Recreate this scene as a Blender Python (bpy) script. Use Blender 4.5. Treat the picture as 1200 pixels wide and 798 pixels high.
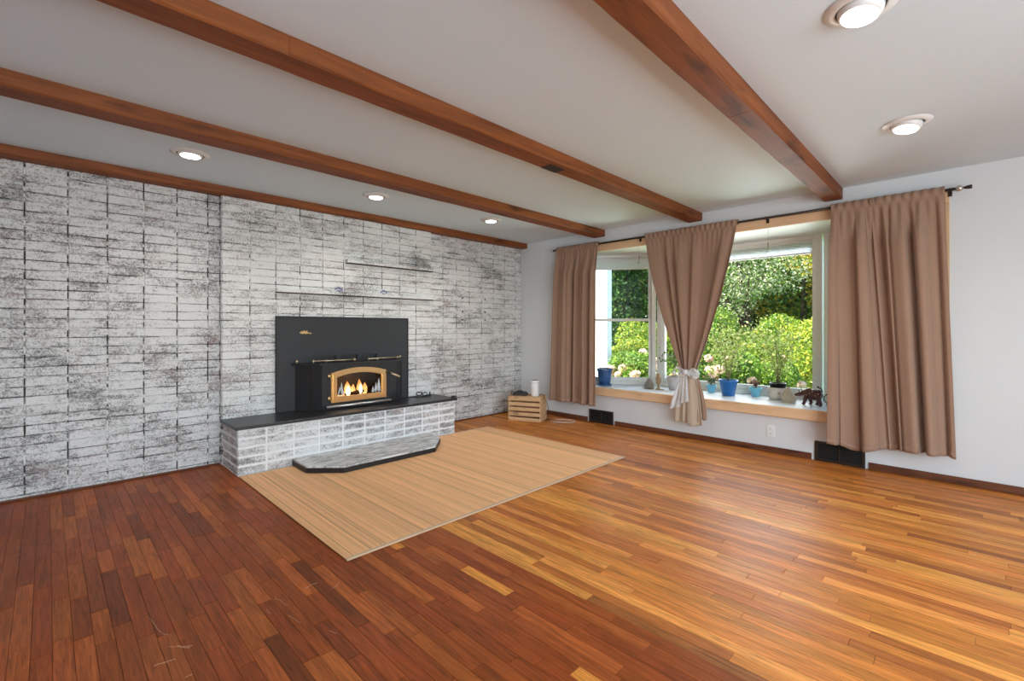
import bpy, bmesh, math, random
import numpy as np
from mathutils import Vector, Matrix, Euler

for o in list(bpy.data.objects):
    bpy.data.objects.remove(o, do_unlink=True)
SC = bpy.context.scene
COL = SC.collection
random.seed(7)
rng = np.random.default_rng(11)
PI = math.pi

# ------------------------------------------------------------------ camera
cam_d = bpy.data.cameras.new('camera')
cam_d.sensor_width = 36.0
cam_d.lens = 36.0 * 541.0 / 1200.0
cam_d.shift_y = -14.0 / 1200.0
cam_d.clip_start = 0.05
cam = bpy.data.objects.new('camera', cam_d)
COL.objects.link(cam)
cam.location = (0, 0, 1.2)
cam.rotation_euler = (math.radians(90), 0, math.radians(-45.2))
SC.camera = cam

# ------------------------------------------------------------------ light
world = bpy.data.worlds.new('world')
SC.world = world
world.use_nodes = True
wn = world.node_tree.nodes
wl = world.node_tree.links
wn.clear()
w_out = wn.new('ShaderNodeOutputWorld')
w_bg = wn.new('ShaderNodeBackground')
w_sky = wn.new('ShaderNodeTexSky')
w_sky.sky_type = 'NISHITA'
w_sky.sun_disc = False
w_sky.sun_elevation = math.radians(46)
w_sky.sun_rotation = math.radians(-30)
w_sky.dust_density = 2.0
wl.new(w_sky.outputs[0], w_bg.inputs[0])
w_bg.inputs[1].default_value = 0.50
wl.new(w_bg.outputs[0], w_out.inputs[0])

def aim(vec):
    return Vector(vec).to_track_quat('-Z', 'Y').to_euler()

sun_d = bpy.data.lights.new('sun', 'SUN')
sun_d.energy = 13.0
sun_d.angle = math.radians(1.0)
sun_d.color = (1.0, 0.95, 0.86)
sun = bpy.data.objects.new('sun', sun_d)
COL.objects.link(sun)
sun.location = (6, 14, 12)
sun.rotation_euler = aim((0.35, -0.60, -0.72))

def daylight(name, loc, direction, sx, sy, power, color=(1, 1, 1)):
    d = bpy.data.lights.new(name, 'AREA')
    d.shape = 'RECTANGLE'
    d.size = sx
    d.size_y = sy
    d.energy = power
    d.color = color
    o = bpy.data.objects.new(name, d)
    COL.objects.link(o)
    o.location = loc
    o.rotation_euler = aim(direction)
    return o

# added fill light, set in an invented opening behind the camera
daylight('rear_fill_light', (0.55, -2.52, 1.15), (0.0, 1, 0.0), 4.4, 2.0, 135, (0.84, 0.95, 1.0))
# sky light entering at the bay window
daylight('daylight_bay_window', (5.74, 1.99, 1.35), (-1, 0, -0.12), 1.6, 1.4, 30, (0.92, 0.97, 1.0))

SC.view_settings.view_transform = 'Standard'
SC.view_settings.look = 'None'
SC.view_settings.gamma = 1.0
SC.view_settings.use_curve_mapping = False
SC.view_settings.exposure = 0.55
SC.cycles.max_bounces = 8
SC.cycles.transparent_max_bounces = 16
SC.cycles.use_denoising = True
SC.cycles.caustics_reflective = False
SC.cycles.caustics_refractive = False
SC.cycles.sample_clamp_indirect = 6.0

# ------------------------------------------------------------------ room dimensions
XW = 4.95          # inner face of the window wall
YB = 4.72          # brick face of the side bays
YC = 4.66          # brick face of the chimney breast
ZC = 2.44          # ceiling
XL, YF = -2.0, -2.6
BX0, BX1 = 1.08, 3.30   # chimney breast
SILL = 0.457

# ------------------------------------------------------------------ helpers
class MB:
    def __init__(self):
        self.v = []
        self.f = []
        self.smooth = []
    def add(self, verts, faces, smooth=False):
        n = len(self.v)
        self.v.extend([tuple(p) for p in verts])
        self.f.extend([tuple(i + n for i in f) for f in faces])
        self.smooth.extend([smooth] * len(faces))
        return self
    def box(self, x0, x1, y0, y1, z0, z1, M=None):
        vs = [(x0, y0, z0), (x1, y0, z0), (x1, y1, z0), (x0, y1, z0),
              (x0, y0, z1), (x1, y0, z1), (x1, y1, z1), (x0, y1, z1)]
        if M is not None:
            vs = [M @ Vector(p) for p in vs]
        return self.add(vs, [(3, 2, 1, 0), (4, 5, 6, 7), (0, 1, 5, 4), (1, 2, 6, 5), (2, 3, 7, 6), (3, 0, 4, 7)])
    def bbox(self, x0, x1, y0, y1, z0, z1, b=0.004, M=None, seg=1):
        """box with rounded edges"""
        bm = bmesh.new()
        bmesh.ops.create_cube(bm, size=1.0)
        for p in bm.verts:
            p.co = Vector(((x0 + x1) / 2 + p.co.x * (x1 - x0), (y0 + y1) / 2 + p.co.y * (y1 - y0), (z0 + z1) / 2 + p.co.z * (z1 - z0)))
        bmesh.ops.bevel(bm, geom=list(bm.edges), offset=b, segments=seg, affect='EDGES')
        return self.bm(bm, M)
    def bm(self, bm, M=None, smooth=False):
        bm.verts.index_update()
        vs = [(M @ p.co) if M is not None else p.co.copy() for p in bm.verts]
        fs = [tuple(q.index for q in f.verts) for f in bm.faces]
        bm.free()
        return self.add(vs, fs, smooth)
    def prism(self, poly, z0, z1, M=None):
        n = len(poly)
        vs = [(x, y, z0) for x, y in poly] + [(x, y, z1) for x, y in poly]
        if M is not None:
            vs = [M @ Vector(p) for p in vs]
        fs = [tuple(range(n - 1, -1, -1)), tuple(range(n, 2 * n))]
        fs += [(i, (i + 1) % n, n + (i + 1) % n, n + i) for i in range(n)]
        return self.add(vs, fs)
    def lathe(self, prof, cx, cy, z0=0.0, n=24, M=None, smooth=True, scal=None, close=False):
        vs = []
        for k, (r, z) in enumerate(prof):
            for i in range(n):
                a = 2 * PI * i / n
                rr = r * (scal(a, k) if scal else 1.0)
                p = Vector((cx + rr * math.cos(a), cy + rr * math.sin(a), z0 + z))
                vs.append(M @ p if M is not None else p)
        fs = []
        m = len(prof)
        for k in range(m - 1):
            for i in range(n):
                j = (i + 1) % n
                fs.append((k * n + i, k * n + j, (k + 1) * n + j, (k + 1) * n + i))
        if close:
            for i in range(n):
                j = (i + 1) % n
                fs.append(((m - 1) * n + i, (m - 1) * n + j, j, i))
        else:
            fs.append(tuple(range(n - 1, -1, -1)))
            fs.append(tuple((m - 1) * n + i for i in range(n)))
        return self.add(vs, fs, smooth)
    def tube(self, pts, r, n=8, smooth=True):
        pts = [Vector(p) for p in pts]
        rs = r if isinstance(r, (list, tuple)) else [r] * len(pts)
        vs = []
        up = None
        for k, p in enumerate(pts):
            t = (pts[min(k + 1, len(pts) - 1)] - pts[max(k - 1, 0)]).normalized()
            if up is None:
                up = t.orthogonal().normalized()
            else:
                up = (up - t * up.dot(t))
                up = up.normalized() if up.length > 1e-6 else t.orthogonal().normalized()
            b = t.cross(up)
            for i in range(n):
                a = 2 * PI * i / n
                vs.append(p + (up * math.cos(a) + b * math.sin(a)) * rs[k])
        fs = []
        for k in range(len(pts) - 1):
            for i in range(n):
                j = (i + 1) % n
                fs.append((k * n + i, k * n + j, (k + 1) * n + j, (k + 1) * n + i))
        fs.append(tuple(range(n - 1, -1, -1)))
        fs.append(tuple((len(pts) - 1) * n + i for i in range(n)))
        return self.add(vs, fs, smooth)
    def ball(self, c, r, seg=12, rings=8, M=None):
        bm = bmesh.new()
        bmesh.ops.create_uvsphere(bm, u_segments=seg, v_segments=rings, radius=1.0)
        rr = r if isinstance(r, (tuple, list)) else (r, r, r)
        for p in bm.verts:
            q = Vector((p.co.x * rr[0], p.co.y * rr[1], p.co.z * rr[2]))
            if M is not None:
                q = M @ q
            p.co = q + Vector(c)
        return self.bm(bm, None, True)
    def grid(self, P, smooth=True, wrap=False):
        nu, nv = len(P), len(P[0])
        vs = [P[i][j] for i in range(nu) for j in range(nv)]
        fs = []
        for i in range(nu if wrap else nu - 1):
            for j in range(nv - 1):
                i2 = (i + 1) % nu
                fs.append((i * nv + j, i2 * nv + j, i2 * nv + j + 1, i * nv + j + 1))
        return self.add(vs, fs, smooth)

ORG = {}
def link(o, parent=None):
    COL.objects.link(o)
    if parent is not None:
        o.parent = parent
    return o

def build(mb, name, mat, parent=None, origin=None, smooth_angle=None):
    """ONE mesh object; vertices are given in world space."""
    if parent is not None:
        org = ORG.get(parent.name, Vector((0, 0, 0)))
    elif origin is not None:
        org = Vector(origin)
    else:
        a = np.array(mb.v)
        org = Vector(((a[:, 0].min() + a[:, 0].max()) / 2, (a[:, 1].min() + a[:, 1].max()) / 2, a[:, 2].min()))
    me = bpy.data.meshes.new(name)
    me.from_pydata([(p[0] - org.x, p[1] - org.y, p[2] - org.z) for p in mb.v], [], mb.f)
    me.polygons.foreach_set('use_smooth', mb.smooth)
    me.update()
    bm = bmesh.new()
    bm.from_mesh(me)
    bmesh.ops.recalc_face_normals(bm, faces=bm.faces)
    bm.to_mesh(me)
    bm.free()
    me.materials.append(mat)
    o = bpy.data.objects.new(name, me)
    link(o, parent)
    if parent is None:
        o.location = org
    ORG[o.name] = org
    return o

def tag(o, label=None, cat=None, group=None, kind=None):
    if label: o['label'] = label
    if cat: o['category'] = cat
    if group: o['group'] = group
    if kind: o['kind'] = kind
    return o

def thing(name, loc, label, cat, group=None):
    o = bpy.data.objects.new(name, None)
    o.empty_display_size = 0.1
    COL.objects.link(o)
    o.location = loc
    ORG[o.name] = Vector(loc)
    return tag(o, label, cat, group)

def struct(mb, name, mat):
    o = build(mb, name, mat, origin=(0, 0, 0))
    return tag(o, kind='structure')

def rotz(a, c=(0, 0, 0)):
    return Matrix.Translation(Vector(c)) @ Matrix.Rotation(a, 4, 'Z')

# ------------------------------------------------------------------ materials
class NT:
    def __init__(self, name):
        self.m = bpy.data.materials.new(name)
        self.m.use_nodes = True
        self.t = self.m.node_tree
        self.t.nodes.clear()
        self.out = self.t.nodes.new('ShaderNodeOutputMaterial')
    def n(self, typ, **kw):
        nd = self.t.nodes.new('ShaderNode' + typ)
        for k, v in kw.items():
            setattr(nd, k, v)
        return nd
    def l(self, a, b):
        self.t.links.new(a, b)
    def val(self, sock, v):
        if hasattr(v, 'is_linked') or hasattr(v, 'links'):
            self.l(v, sock)
        else:
            sock.default_value = v
    def math(self, op, a, b=0.0, c=None, clamp=False):
        nd = self.n('Math', operation=op, use_clamp=clamp)
        self.val(nd.inputs[0], a)
        self.val(nd.inputs[1], b)
        if c is not None:
            self.val(nd.inputs[2], c)
        return nd.outputs[0]
    def mix(self, f, a, b, blend='MIX'):
        nd = self.n('Mix', data_type='RGBA', blend_type=blend)
        self.val(nd.inputs[0], f)
        self.val(nd.inputs[6], a if not isinstance(a, tuple) else (*a[:3], 1))
        self.val(nd.inputs[7], b if not isinstance(b, tuple) else (*b[:3], 1))
        return nd.outputs[2]
    def noise(self, vec, scale, detail=3.0, rough=0.55, dist=0.0):
        nd = self.n('TexNoise')
        self.l(vec, nd.inputs['Vector'])
        nd.inputs['Scale'].default_value = scale
        nd.inputs['Detail'].default_value = detail
        nd.inputs['Roughness'].default_value = rough
        nd.inputs['Distortion'].default_value = dist
        return nd.outputs[0]
    def pos(self, scale=(1, 1, 1)):
        g = self.n('NewGeometry')
        mp = self.n('Mapping')
        self.l(g.outputs['Position'], mp.inputs['Vector'])
        mp.inputs['Scale'].default_value = scale
        return mp.outputs[0]
    def objc(self, scale=(1, 1, 1)):
        g = self.n('TexCoord')
        mp = self.n('Mapping')
        self.l(g.outputs['Object'], mp.inputs['Vector'])
        mp.inputs['Scale'].default_value = scale
        return mp.outputs[0]
    def ramp(self, f, stops):
        nd = self.n('ValToRGB')
        cr = nd.color_ramp
        while len(cr.elements) < len(stops):
            cr.elements.new(0.5)
        for e, (p, c) in zip(cr.elements, stops):
            e.position = p
            e.color = (*c[:3], 1) if isinstance(c, tuple) else (c, c, c, 1)
        self.l(f, nd.inputs[0])
        return nd.outputs[0]
    def range(self, f, a, b, c=0.0, d=1.0):
        nd = self.n('MapRange')
        self.val(nd.inputs[0], f)
        for i, v in enumerate((a, b, c, d)):
            nd.inputs[1 + i].default_value = v
        return nd.outputs[0]
    def bump(self, h, strength=0.3, dist=0.01):
        nd = self.n('Bump')
        nd.inputs['Strength'].default_value = strength
        nd.inputs['Distance'].default_value = dist
        self.l(h, nd.inputs['Height'])
        return nd.outputs[0]
    def bsdf(self, color, rough=0.5, metal=0.0, spec=0.5, normal=None, **kw):
        b = self.n('BsdfPrincipled')
        self.val(b.inputs['Base Color'], color if not isinstance(color, tuple) else (*color[:3], 1))
        self.val(b.inputs['Roughness'], rough)
        self.val(b.inputs['Metallic'], metal)
        self.val(b.inputs['Specular IOR Level'], spec)
        if normal is not None:
            self.l(normal, b.inputs['Normal'])
        for k, v in kw.items():
            self.val(b.inputs[k.replace('_', ' ')], v)
        return b.outputs[0]
    def done(self, s):
        self.l(s, self.out.inputs[0])
        return self.m

def plain(name, col, rough=0.5, metal=0.0, spec=0.5, var=0.10, scale=25.0, bump=0.0, **kw):
    t = NT(name)
    nz = t.noise(t.objc(), scale, 4.0)
    lo = tuple(c * (1 - var) for c in col)
    hi = tuple(min(1.0, c * (1 + var)) for c in col)
    c = t.mix(nz, lo, hi)
    nrm = t.bump(nz, bump, 0.003) if bump else None
    return t.done(t.bsdf(c, rough, metal, spec, nrm, **kw))

def emit(name, col, strength):
    t = NT(name)
    e = t.n('Emission')
    e.inputs[0].default_value = (*col, 1)
    e.inputs[1].default_value = strength
    return t.done(e.outputs[0])

def m_glass(name, tint=(1, 1, 1), gloss=0.06):
    t = NT(name)
    tr = t.n('BsdfTransparent')
    tr.inputs[0].default_value = (*tint, 1)
    gl = t.n('BsdfGlossy')
    gl.inputs['Roughness'].default_value = 0.02
    fr = t.n('Fresnel')
    fr.inputs['IOR'].default_value = 1.25
    mx = t.n('MixShader')
    f = t.math('MULTIPLY', fr.outputs[0], 1.0)
    t.l(f, mx.inputs[0])
    t.l(tr.outputs[0], mx.inputs[1])
    t.l(gl.outputs[0], mx.inputs[2])
    return t.done(mx.outputs[0])

def m_flame(name, lowc, topc, strength):
    t = NT(name)
    sep = t.n('SeparateXYZ')
    g = t.n('NewGeometry')
    t.l(g.outputs['Position'], sep.inputs[0])
    h = t.range(sep.outputs[2], 0.52, 0.70)
    nz = t.noise(t.pos((1, 1, 0.4)), 38.0, 3.0)
    c = t.mix(h, lowc, topc)
    e = t.n('Emission')
    t.l(c, e.inputs[0])
    t.l(t.math('MULTIPLY', t.range(nz, 0.3, 0.7, 0.6, 1.3), strength), e.inputs[1])
    tr = t.n('BsdfTransparent')
    mx = t.n('MixShader')
    t.l(t.math('SUBTRACT', 0.92, t.math('MULTIPLY', h, 0.7)), mx.inputs[0])
    t.l(tr.outputs[0], mx.inputs[1])
    t.l(e.outputs[0], mx.inputs[2])
    return t.done(mx.outputs[0])

def m_paint(name, col, rough=0.6, bump=0.05):
    t = NT(name)
    n1 = t.noise(t.pos(), 1.3, 3.0)
    n2 = t.noise(t.pos(), 60.0, 3.0)
    c = t.mix(n1, tuple(x * 0.965 for x in col), col)
    return t.done(t.bsdf(c, rough, 0, 0.35, t.bump(n2, bump, 0.004)))

def m_brick(name, dark=(0.095, 0.080, 0.080), white=(0.74, 0.735, 0.735), red=(0.30, 0.17, 0.15), bias=0.0, edge=0.32, cover=1.0):
    """brick rubbed over with white paint: worn patches, grain and bare lower edges"""
    t = NT(name)
    oi = t.n('ObjectInfo')
    rnd = oi.outputs['Random']
    p = t.pos()
    big = t.noise(t.pos((1, 1, 1.6)), 2.1, 3.0, 0.55)
    mid = t.noise(t.pos((4.5, 4.5, 11)), 1.9, 5.0, 0.66, 0.5)
    strk = t.noise(t.pos((3.0, 3.0, 60)), 1.6, 3.0, 0.6)
    grain = t.noise(p, 170.0, 3.0, 0.7)
    grain2 = t.noise(p, 62.0, 3.0, 0.65)
    oc = t.n('TexCoord')
    sep = t.n('SeparateXYZ')
    t.l(oc.outputs['Object'], sep.inputs[0])
    ez = t.math('ABSOLUTE', sep.outputs[2])
    e1 = t.range(ez, 0.021, 0.031)
    s = t.math('MULTIPLY', mid, 1.15)
    s = t.math('ADD', s, t.math('MULTIPLY', t.math('SUBTRACT', big, 0.5), 1.15))
    s = t.math('ADD', s, t.math('MULTIPLY', t.math('SUBTRACT', strk, 0.5), 0.42))
    s = t.math('ADD', s, t.math('MULTIPLY', t.math('SUBTRACT', rnd, 0.5), 0.16))
    s = t.math('ADD', s, t.math('MULTIPLY', e1, edge * 0.35))
    g = t.math('ADD', t.math('MULTIPLY', t.math('SUBTRACT', grain, 0.5), 1.7), t.math('MULTIPLY', t.math('SUBTRACT', grain2, 0.5), 1.1))
    s = t.math('ADD', s, g)
    bare = t.range(s, 0.50 - bias, 0.98 - bias)
    bare = t.math('MULTIPLY', bare, 0.86 * cover)
    rsel = t.range(t.noise(t.pos((1.3, 1.3, 2.2)), 2.7, 2.0), 0.50, 0.68)
    under = t.mix(t.math('MULTIPLY', rsel, 0.55), dark, red)
    wv = t.mix(big, tuple(c * 0.90 for c in white), white)
    c = t.mix(bare, wv, under)
    hgt = t.math('SUBTRACT', t.math('MULTIPLY', grain2, 0.5), bare)
    return t.done(t.bsdf(c, 0.78, 0, 0.25, t.bump(hgt, 0.35, 0.004)))

def m_mortar(name, dark=(0.075, 0.070, 0.068), white=(0.72, 0.71, 0.70), lo=0.44, hi=0.56):
    t = NT(name)
    a = t.noise(t.pos((2.2, 2.2, 9.0)), 2.0, 3.0, 0.6)
    g = t.noise(t.pos(), 80.0, 3.0, 0.7)
    s = t.math('ADD', a, t.math('MULTIPLY', t.math('SUBTRACT', g, 0.5), 0.35))
    f = t.range(s, lo, hi)
    return t.done(t.bsdf(t.mix(f, dark, white), 0.9, 0, 0.2, t.bump(g, 0.4, 0.004)))

def m_boards(name):
    t = NT(name)
    at = t.n('Attribute', attribute_name='tone')
    offs = t.n('VectorMath', operation='MULTIPLY_ADD')
    t.l(at.outputs['Color'], offs.inputs[0])
    offs.inputs[1].default_value = (37.0, 91.0, 13.0)
    g = t.n('NewGeometry')
    t.l(g.outputs['Position'], offs.inputs[2])
    mp = t.n('Mapping')
    t.l(offs.outputs[0], mp.inputs[0])
    mp.inputs['Scale'].default_value = (26, 1.7, 1)
    wv = t.noise(mp.outputs[0], 2.2, 5.0, 0.6, 1.2)
    mp2 = t.n('Mapping')
    t.l(offs.outputs[0], mp2.inputs[0])
    mp2.inputs['Scale'].default_value = (300, 9, 1)
    fine = t.noise(mp2.outputs[0], 1.0, 3.0, 0.6)
    k = t.math('ADD', t.math('MULTIPLY', t.math('SUBTRACT', wv, 0.5), 1.9), t.math('MULTIPLY', t.math('SUBTRACT', fine, 0.5), 0.9))
    k = t.math('ADD', k, 1.0)
    kc = t.n('CombineColor')
    for i in range(3):
        t.l(k, kc.inputs[i])
    c = t.mix(1.0, at.outputs['Color'], kc.outputs[0], 'MULTIPLY')
    wear = t.noise(t.pos(), 3.2, 4.0)
    ro = t.range(wear, 0.3, 0.7, 0.36, 0.46)
    return t.done(t.bsdf(c, ro, 0, 0.16, t.bump(fine, 0.05, 0.001)))

def m_wood(name, c0, c1, axis='X', rough=0.5, scale=1.0, seed=0.0, dist=0.8, spec=0.35):
    t = NT(name)
    s = {'X': (1.5, 22, 22), 'Y': (22, 1.5, 22), 'Z': (22, 22, 1.5)}[axis]
    p = t.pos(tuple(q * scale for q in s))
    a = t.noise(p, 1.0, 5.0, 0.62, dist)
    s2 = {'X': (6, 160, 160), 'Y': (160, 6, 160), 'Z': (160, 160, 6)}[axis]
    b = t.noise(t.pos(s2), 1.0, 3.0, 0.6)
    f = t.math('ADD', t.math('MULTIPLY', a, 0.75), t.math('MULTIPLY', b, 0.3))
    c = t.ramp(f, [(0.32, c0), (0.70, c1)])
    kn = t.noise(t.pos({'X': (1.2, 6, 6), 'Y': (6, 1.2, 6), 'Z': (6, 6, 1.2)}[axis]), 1.6, 2.0)
    c = t.mix(t.range(kn, 0.60, 0.76), c, tuple(q * 0.45 for q in c0))
    return t.done(t.bsdf(c, rough, 0, spec, t.bump(f, 0.12, 0.003)))

def m_fabric(name, col, trans=0.0, rough=0.9, var=0.12):
    t = NT(name)
    w = t.noise(t.objc((1, 1, 1)), 420.0, 2.0)
    big = t.noise(t.objc(), 3.0, 3.0)
    f = t.math('ADD', t.math('MULTIPLY', w, 0.55), t.math('MULTIPLY', big, 0.45))
    c = t.mix(f, tuple(q * (1 - var) for q in col), tuple(min(1, q * (1 + var)) for q in col))
    b = t.bsdf(c, rough, 0, 0.2, t.bump(w, 0.15, 0.001), Sheen_Weight=0.25)
    if trans > 0:
        tl = t.n('BsdfTranslucent')
        t.l(c, tl.inputs[0])
        mx = t.n('MixShader')
        mx.inputs[0].default_value = trans
        t.l(b, mx.inputs[1])
        t.l(tl.outputs[0], mx.inputs[2])
        b = mx.outputs[0]
    return t.done(b)

def m_sheer(name, col, alpha=0.6):
    t = NT(name)
    b = t.bsdf(col, 0.9, 0, 0.2)
    tl = t.n('BsdfTranslucent')
    tl.inputs[0].default_value = (*col, 1)
    m1 = t.n('MixShader')
    m1.inputs[0].default_value = 0.4
    t.l(b, m1.inputs[1])
    t.l(tl.outputs[0], m1.inputs[2])
    tr = t.n('BsdfTransparent')
    m2 = t.n('MixShader')
    f = t.range(t.noise(t.objc(), 90.0, 2.0), 0.2, 0.8, alpha - 0.12, alpha + 0.12)
    t.l(f, m2.inputs[0])
    t.l(tr.outputs[0], m2.inputs[1])
    t.l(m1.outputs[0], m2.inputs[2])
    return t.done(m2.outputs[0])

def m_attr(name, rough=0.6, trans=0.0, spec=0.3, grain=0.0, gscale=(1, 1, 1)):
    t = NT(name)
    at = t.n('Attribute', attribute_name='tone')
    c = at.outputs['Color']
    if grain:
        nz = t.noise(t.pos(gscale), 1.0, 3.0)
        k = t.math('ADD', t.math('MULTIPLY', t.math('SUBTRACT', nz, 0.5), grain), 1.0)
        kc = t.n('CombineColor')
        for i in range(3):
            t.l(k, kc.inputs[i])
        c = t.mix(1.0, c, kc.outputs[0], 'MULTIPLY')
    b = t.bsdf(c, rough, 0, spec)
    if trans:
        tl = t.n('BsdfTranslucent')
        t.l(c, tl.inputs[0])
        mx = t.n('MixShader')
        mx.inputs[0].default_value = trans
        t.l(b, mx.inputs[1])
        t.l(tl.outputs[0], mx.inputs[2])
        b = mx.outputs[0]
    return t.done(b)

MT = {
    'ceiling': m_paint('ceiling_paint', (0.70, 0.812, 0.885), 0.7, 0.06),
    'wall': m_paint('wall_paint', (0.73, 0.755, 0.775), 0.6, 0.04),
    'white': m_paint('white_trim_paint', (0.84, 0.86, 0.85), 0.4, 0.02),
    'brick': m_brick('whitewashed_brick', bias=0.02, dark=(0.075, 0.066, 0.066)),
    'brick_breast': m_brick('whitewashed_brick_breast', bias=-0.06, dark=(0.085, 0.08, 0.075), white=(0.78, 0.775, 0.765)),
    'brick_right': m_brick('whitewashed_brick_right', bias=-0.03, dark=(0.08, 0.078, 0.076), white=(0.79, 0.79, 0.785)),
    'brick_hearth': m_brick('whitewashed_brick_hearth', dark=(0.13, 0.12, 0.125), bias=0.20, edge=-0.9, white=(0.78, 0.775, 0.77), red=(0.34, 0.19, 0.17)),
    'mortar': m_mortar('dark_mortar', lo=0.45, hi=0.57, dark=(0.05, 0.046, 0.045)),
    'mortar_light': m_mortar('painted_mortar', lo=0.43, hi=0.55),
    'mortar_hearth': m_mortar('white_mortar', lo=0.16, hi=0.34, white=(0.80, 0.79, 0.79)),
    'boards': m_boards('oak_strip_boards'),
    'subfloor': plain('subfloor_dark', (0.035, 0.016, 0.008), 0.8),
    'beam': m_wood('stained_beam_wood', (0.115, 0.028, 0.007), (0.29, 0.086, 0.020), 'X', 0.6, 1.0),
    'socket_ledge_shadow': plain('socket_ledge_shadow_dark', (0.02, 0.010, 0.008), 0.7),
    'base': m_wood('baseboard_wood', (0.10, 0.032, 0.015), (0.19, 0.066, 0.03), 'Y', 0.45),
    'pine': m_wood('pine_trim_wood', (0.70, 0.42, 0.23), (0.86, 0.60, 0.38), 'Y', 0.45, 0.8),
    'pine_z': m_wood('pine_trim_wood_upright', (0.60, 0.36, 0.19), (0.76, 0.52, 0.32), 'Z', 0.45, 0.8),
    'crate': m_wood('crate_pine', (0.60, 0.36, 0.18), (0.76, 0.50, 0.28), 'Y', 0.6, 0.8),
    'curtain': m_fabric('taupe_curtain_fabric', (0.385, 0.240, 0.168), 0.08),
    'lining': m_fabric('beige_curtain_lining', (0.62, 0.50, 0.38), 0.15),
    'sheer': m_sheer('white_sheer_ribbon', (0.90, 0.89, 0.88), 0.66),
    'black_metal': plain('black_steel', (0.022, 0.022, 0.024), 0.42, 0.3, 0.5, 0.15, 12),
    'black_panel': plain('black_panel_steel', (0.019, 0.020, 0.023), 0.5, 0.0, 0.45, 0.2, 5),
    'black': plain('black_plastic', (0.012, 0.012, 0.013), 0.4),
    'slate': plain('black_hearth_slate', (0.020, 0.020, 0.022), 0.35, 0, 0.5, 0.35, 9, 0.12),
    'soot': plain('sooty_firebrick', (0.045, 0.040, 0.038), 0.9, 0, 0.2, 0.4, 14),
    'gold': plain('polished_brass', (0.86, 0.58, 0.27), 0.24, 0.85, 0.5, 0.06),
    'brass': plain('aged_brass', (0.62, 0.50, 0.33), 0.32, 0.9, 0.5, 0.15),
    'silver': plain('brushed_steel', (0.62, 0.60, 0.56), 0.3, 0.9),
    'etch': plain('etched_frost', (0.52, 0.52, 0.53), 0.8),
    'glass': m_glass('window_glass'),
    'stove_glass': m_glass('stove_glass', (0.86, 0.86, 0.86)),
    'bronze': plain('dark_bronze', (0.05, 0.035, 0.028), 0.38, 0.7),
    'register': plain('brown_register_steel', (0.035, 0.022, 0.016), 0.45, 0.3),
    'register_dark': plain('register_void', (0.010, 0.008, 0.007), 0.8),
    'lamp_trim': plain('lamp_trim_white', (0.78, 0.78, 0.77), 0.35),
    'lamp_gap': plain('lamp_gap_grey', (0.16, 0.16, 0.16), 0.6),
    'lamp_lens': emit('lamp_lens_glow', (1.0, 0.985, 0.96), 7.0),
    'plastic_white': plain('white_plastic', (0.84, 0.84, 0.84), 0.35, 0, 0.5, 0.03),
    'wire_white': plain('white_cable', (0.75, 0.74, 0.72), 0.5),
    'shade': m_fabric('white_shade_fabric', (0.86, 0.88, 0.90), 0.6, var=0.03),
    'pot_blue': plain('bright_blue_pot', (0.016, 0.135, 0.42), 0.32, 0, 0.5, 0.1),
    'pot_navy': plain('glazed_navy_pot', (0.03, 0.10, 0.26), 0.2, 0, 0.6, 0.45, 14),
    'pot_sky': plain('pale_blue_pot', (0.18, 0.52, 0.72), 0.35, 0, 0.5, 0.15),
    'pot_grey': plain('whitewashed_clay_pot', (0.52, 0.50, 0.50), 0.75, 0, 0.3, 0.3, 30, 0.3),
    'pot_cream': plain('cream_stone_pot', (0.66, 0.60, 0.54), 0.7, 0, 0.3, 0.12, 20, 0.2),
    'soil': plain('potting_soil', (0.022, 0.013, 0.009), 0.95, 0, 0.1, 0.5, 60, 0.6),
    'stone': plain('grey_stone', (0.27, 0.24, 0.20), 0.85, 0, 0.2, 0.35, 22, 0.5),
    'stone_tan': plain('tan_stone', (0.46, 0.40, 0.29), 0.85, 0, 0.2, 0.3, 26, 0.5),
    'vase': plain('brown_clay_vase', (0.40, 0.27, 0.16), 0.55, 0, 0.4, 0.3, 18),
    'bull': plain('dark_red_lacquer', (0.070, 0.014, 0.012), 0.28, 0, 0.6, 0.7, 55),
    'bull_dark': plain('dark_brown_lacquer', (0.020, 0.013, 0.012), 0.35, 0, 0.5, 0.4, 60),
    'blue_mark': plain('blue_tape', (0.10, 0.12, 0.34), 0.6),
    'leaf': m_attr('leaf_mix', 0.5, 0.35, 0.35),
    'rug': m_attr('bamboo_slats', 0.5, 0.0, 0.3, 0.30, (90, 4, 90)),
    'rug_edge': m_fabric('rug_binding', (0.56, 0.37, 0.23)),
    'rug_base': plain('rug_backing', (0.10, 0.055, 0.025), 0.9),
    'bark': plain('tree_bark', (0.055, 0.042, 0.033), 0.9, 0, 0.2, 0.5, 12, 0.6),
    'stem': plain('plant_stem', (0.22, 0.17, 0.09), 0.7),
    'petal': plain('blush_hydrangea_petals', (0.86, 0.60, 0.52), 0.8, 0, 0.2, 0.25, 30, 0.5),
    'grass': plain('lawn_green', (0.10, 0.20, 0.03), 0.9, 0, 0.2, 0.5, 3),
    'siding': m_paint('white_siding', (0.86, 0.86, 0.85), 0.5),
    'log': plain('charred_log', (0.05, 0.024, 0.014), 0.9, 0, 0.1, 0.6, 30, 0.6),
    'ember': emit('glowing_embers', (1.0, 0.22, 0.03), 2.2),
    'flame': m_flame('flame_orange', (1.0, 0.55, 0.18), (1.0, 0.28, 0.06), 1.8),
    'flame_core': m_flame('flame_core', (1.0, 0.88, 0.60), (1.0, 0.55, 0.15), 4.5),
}

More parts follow.
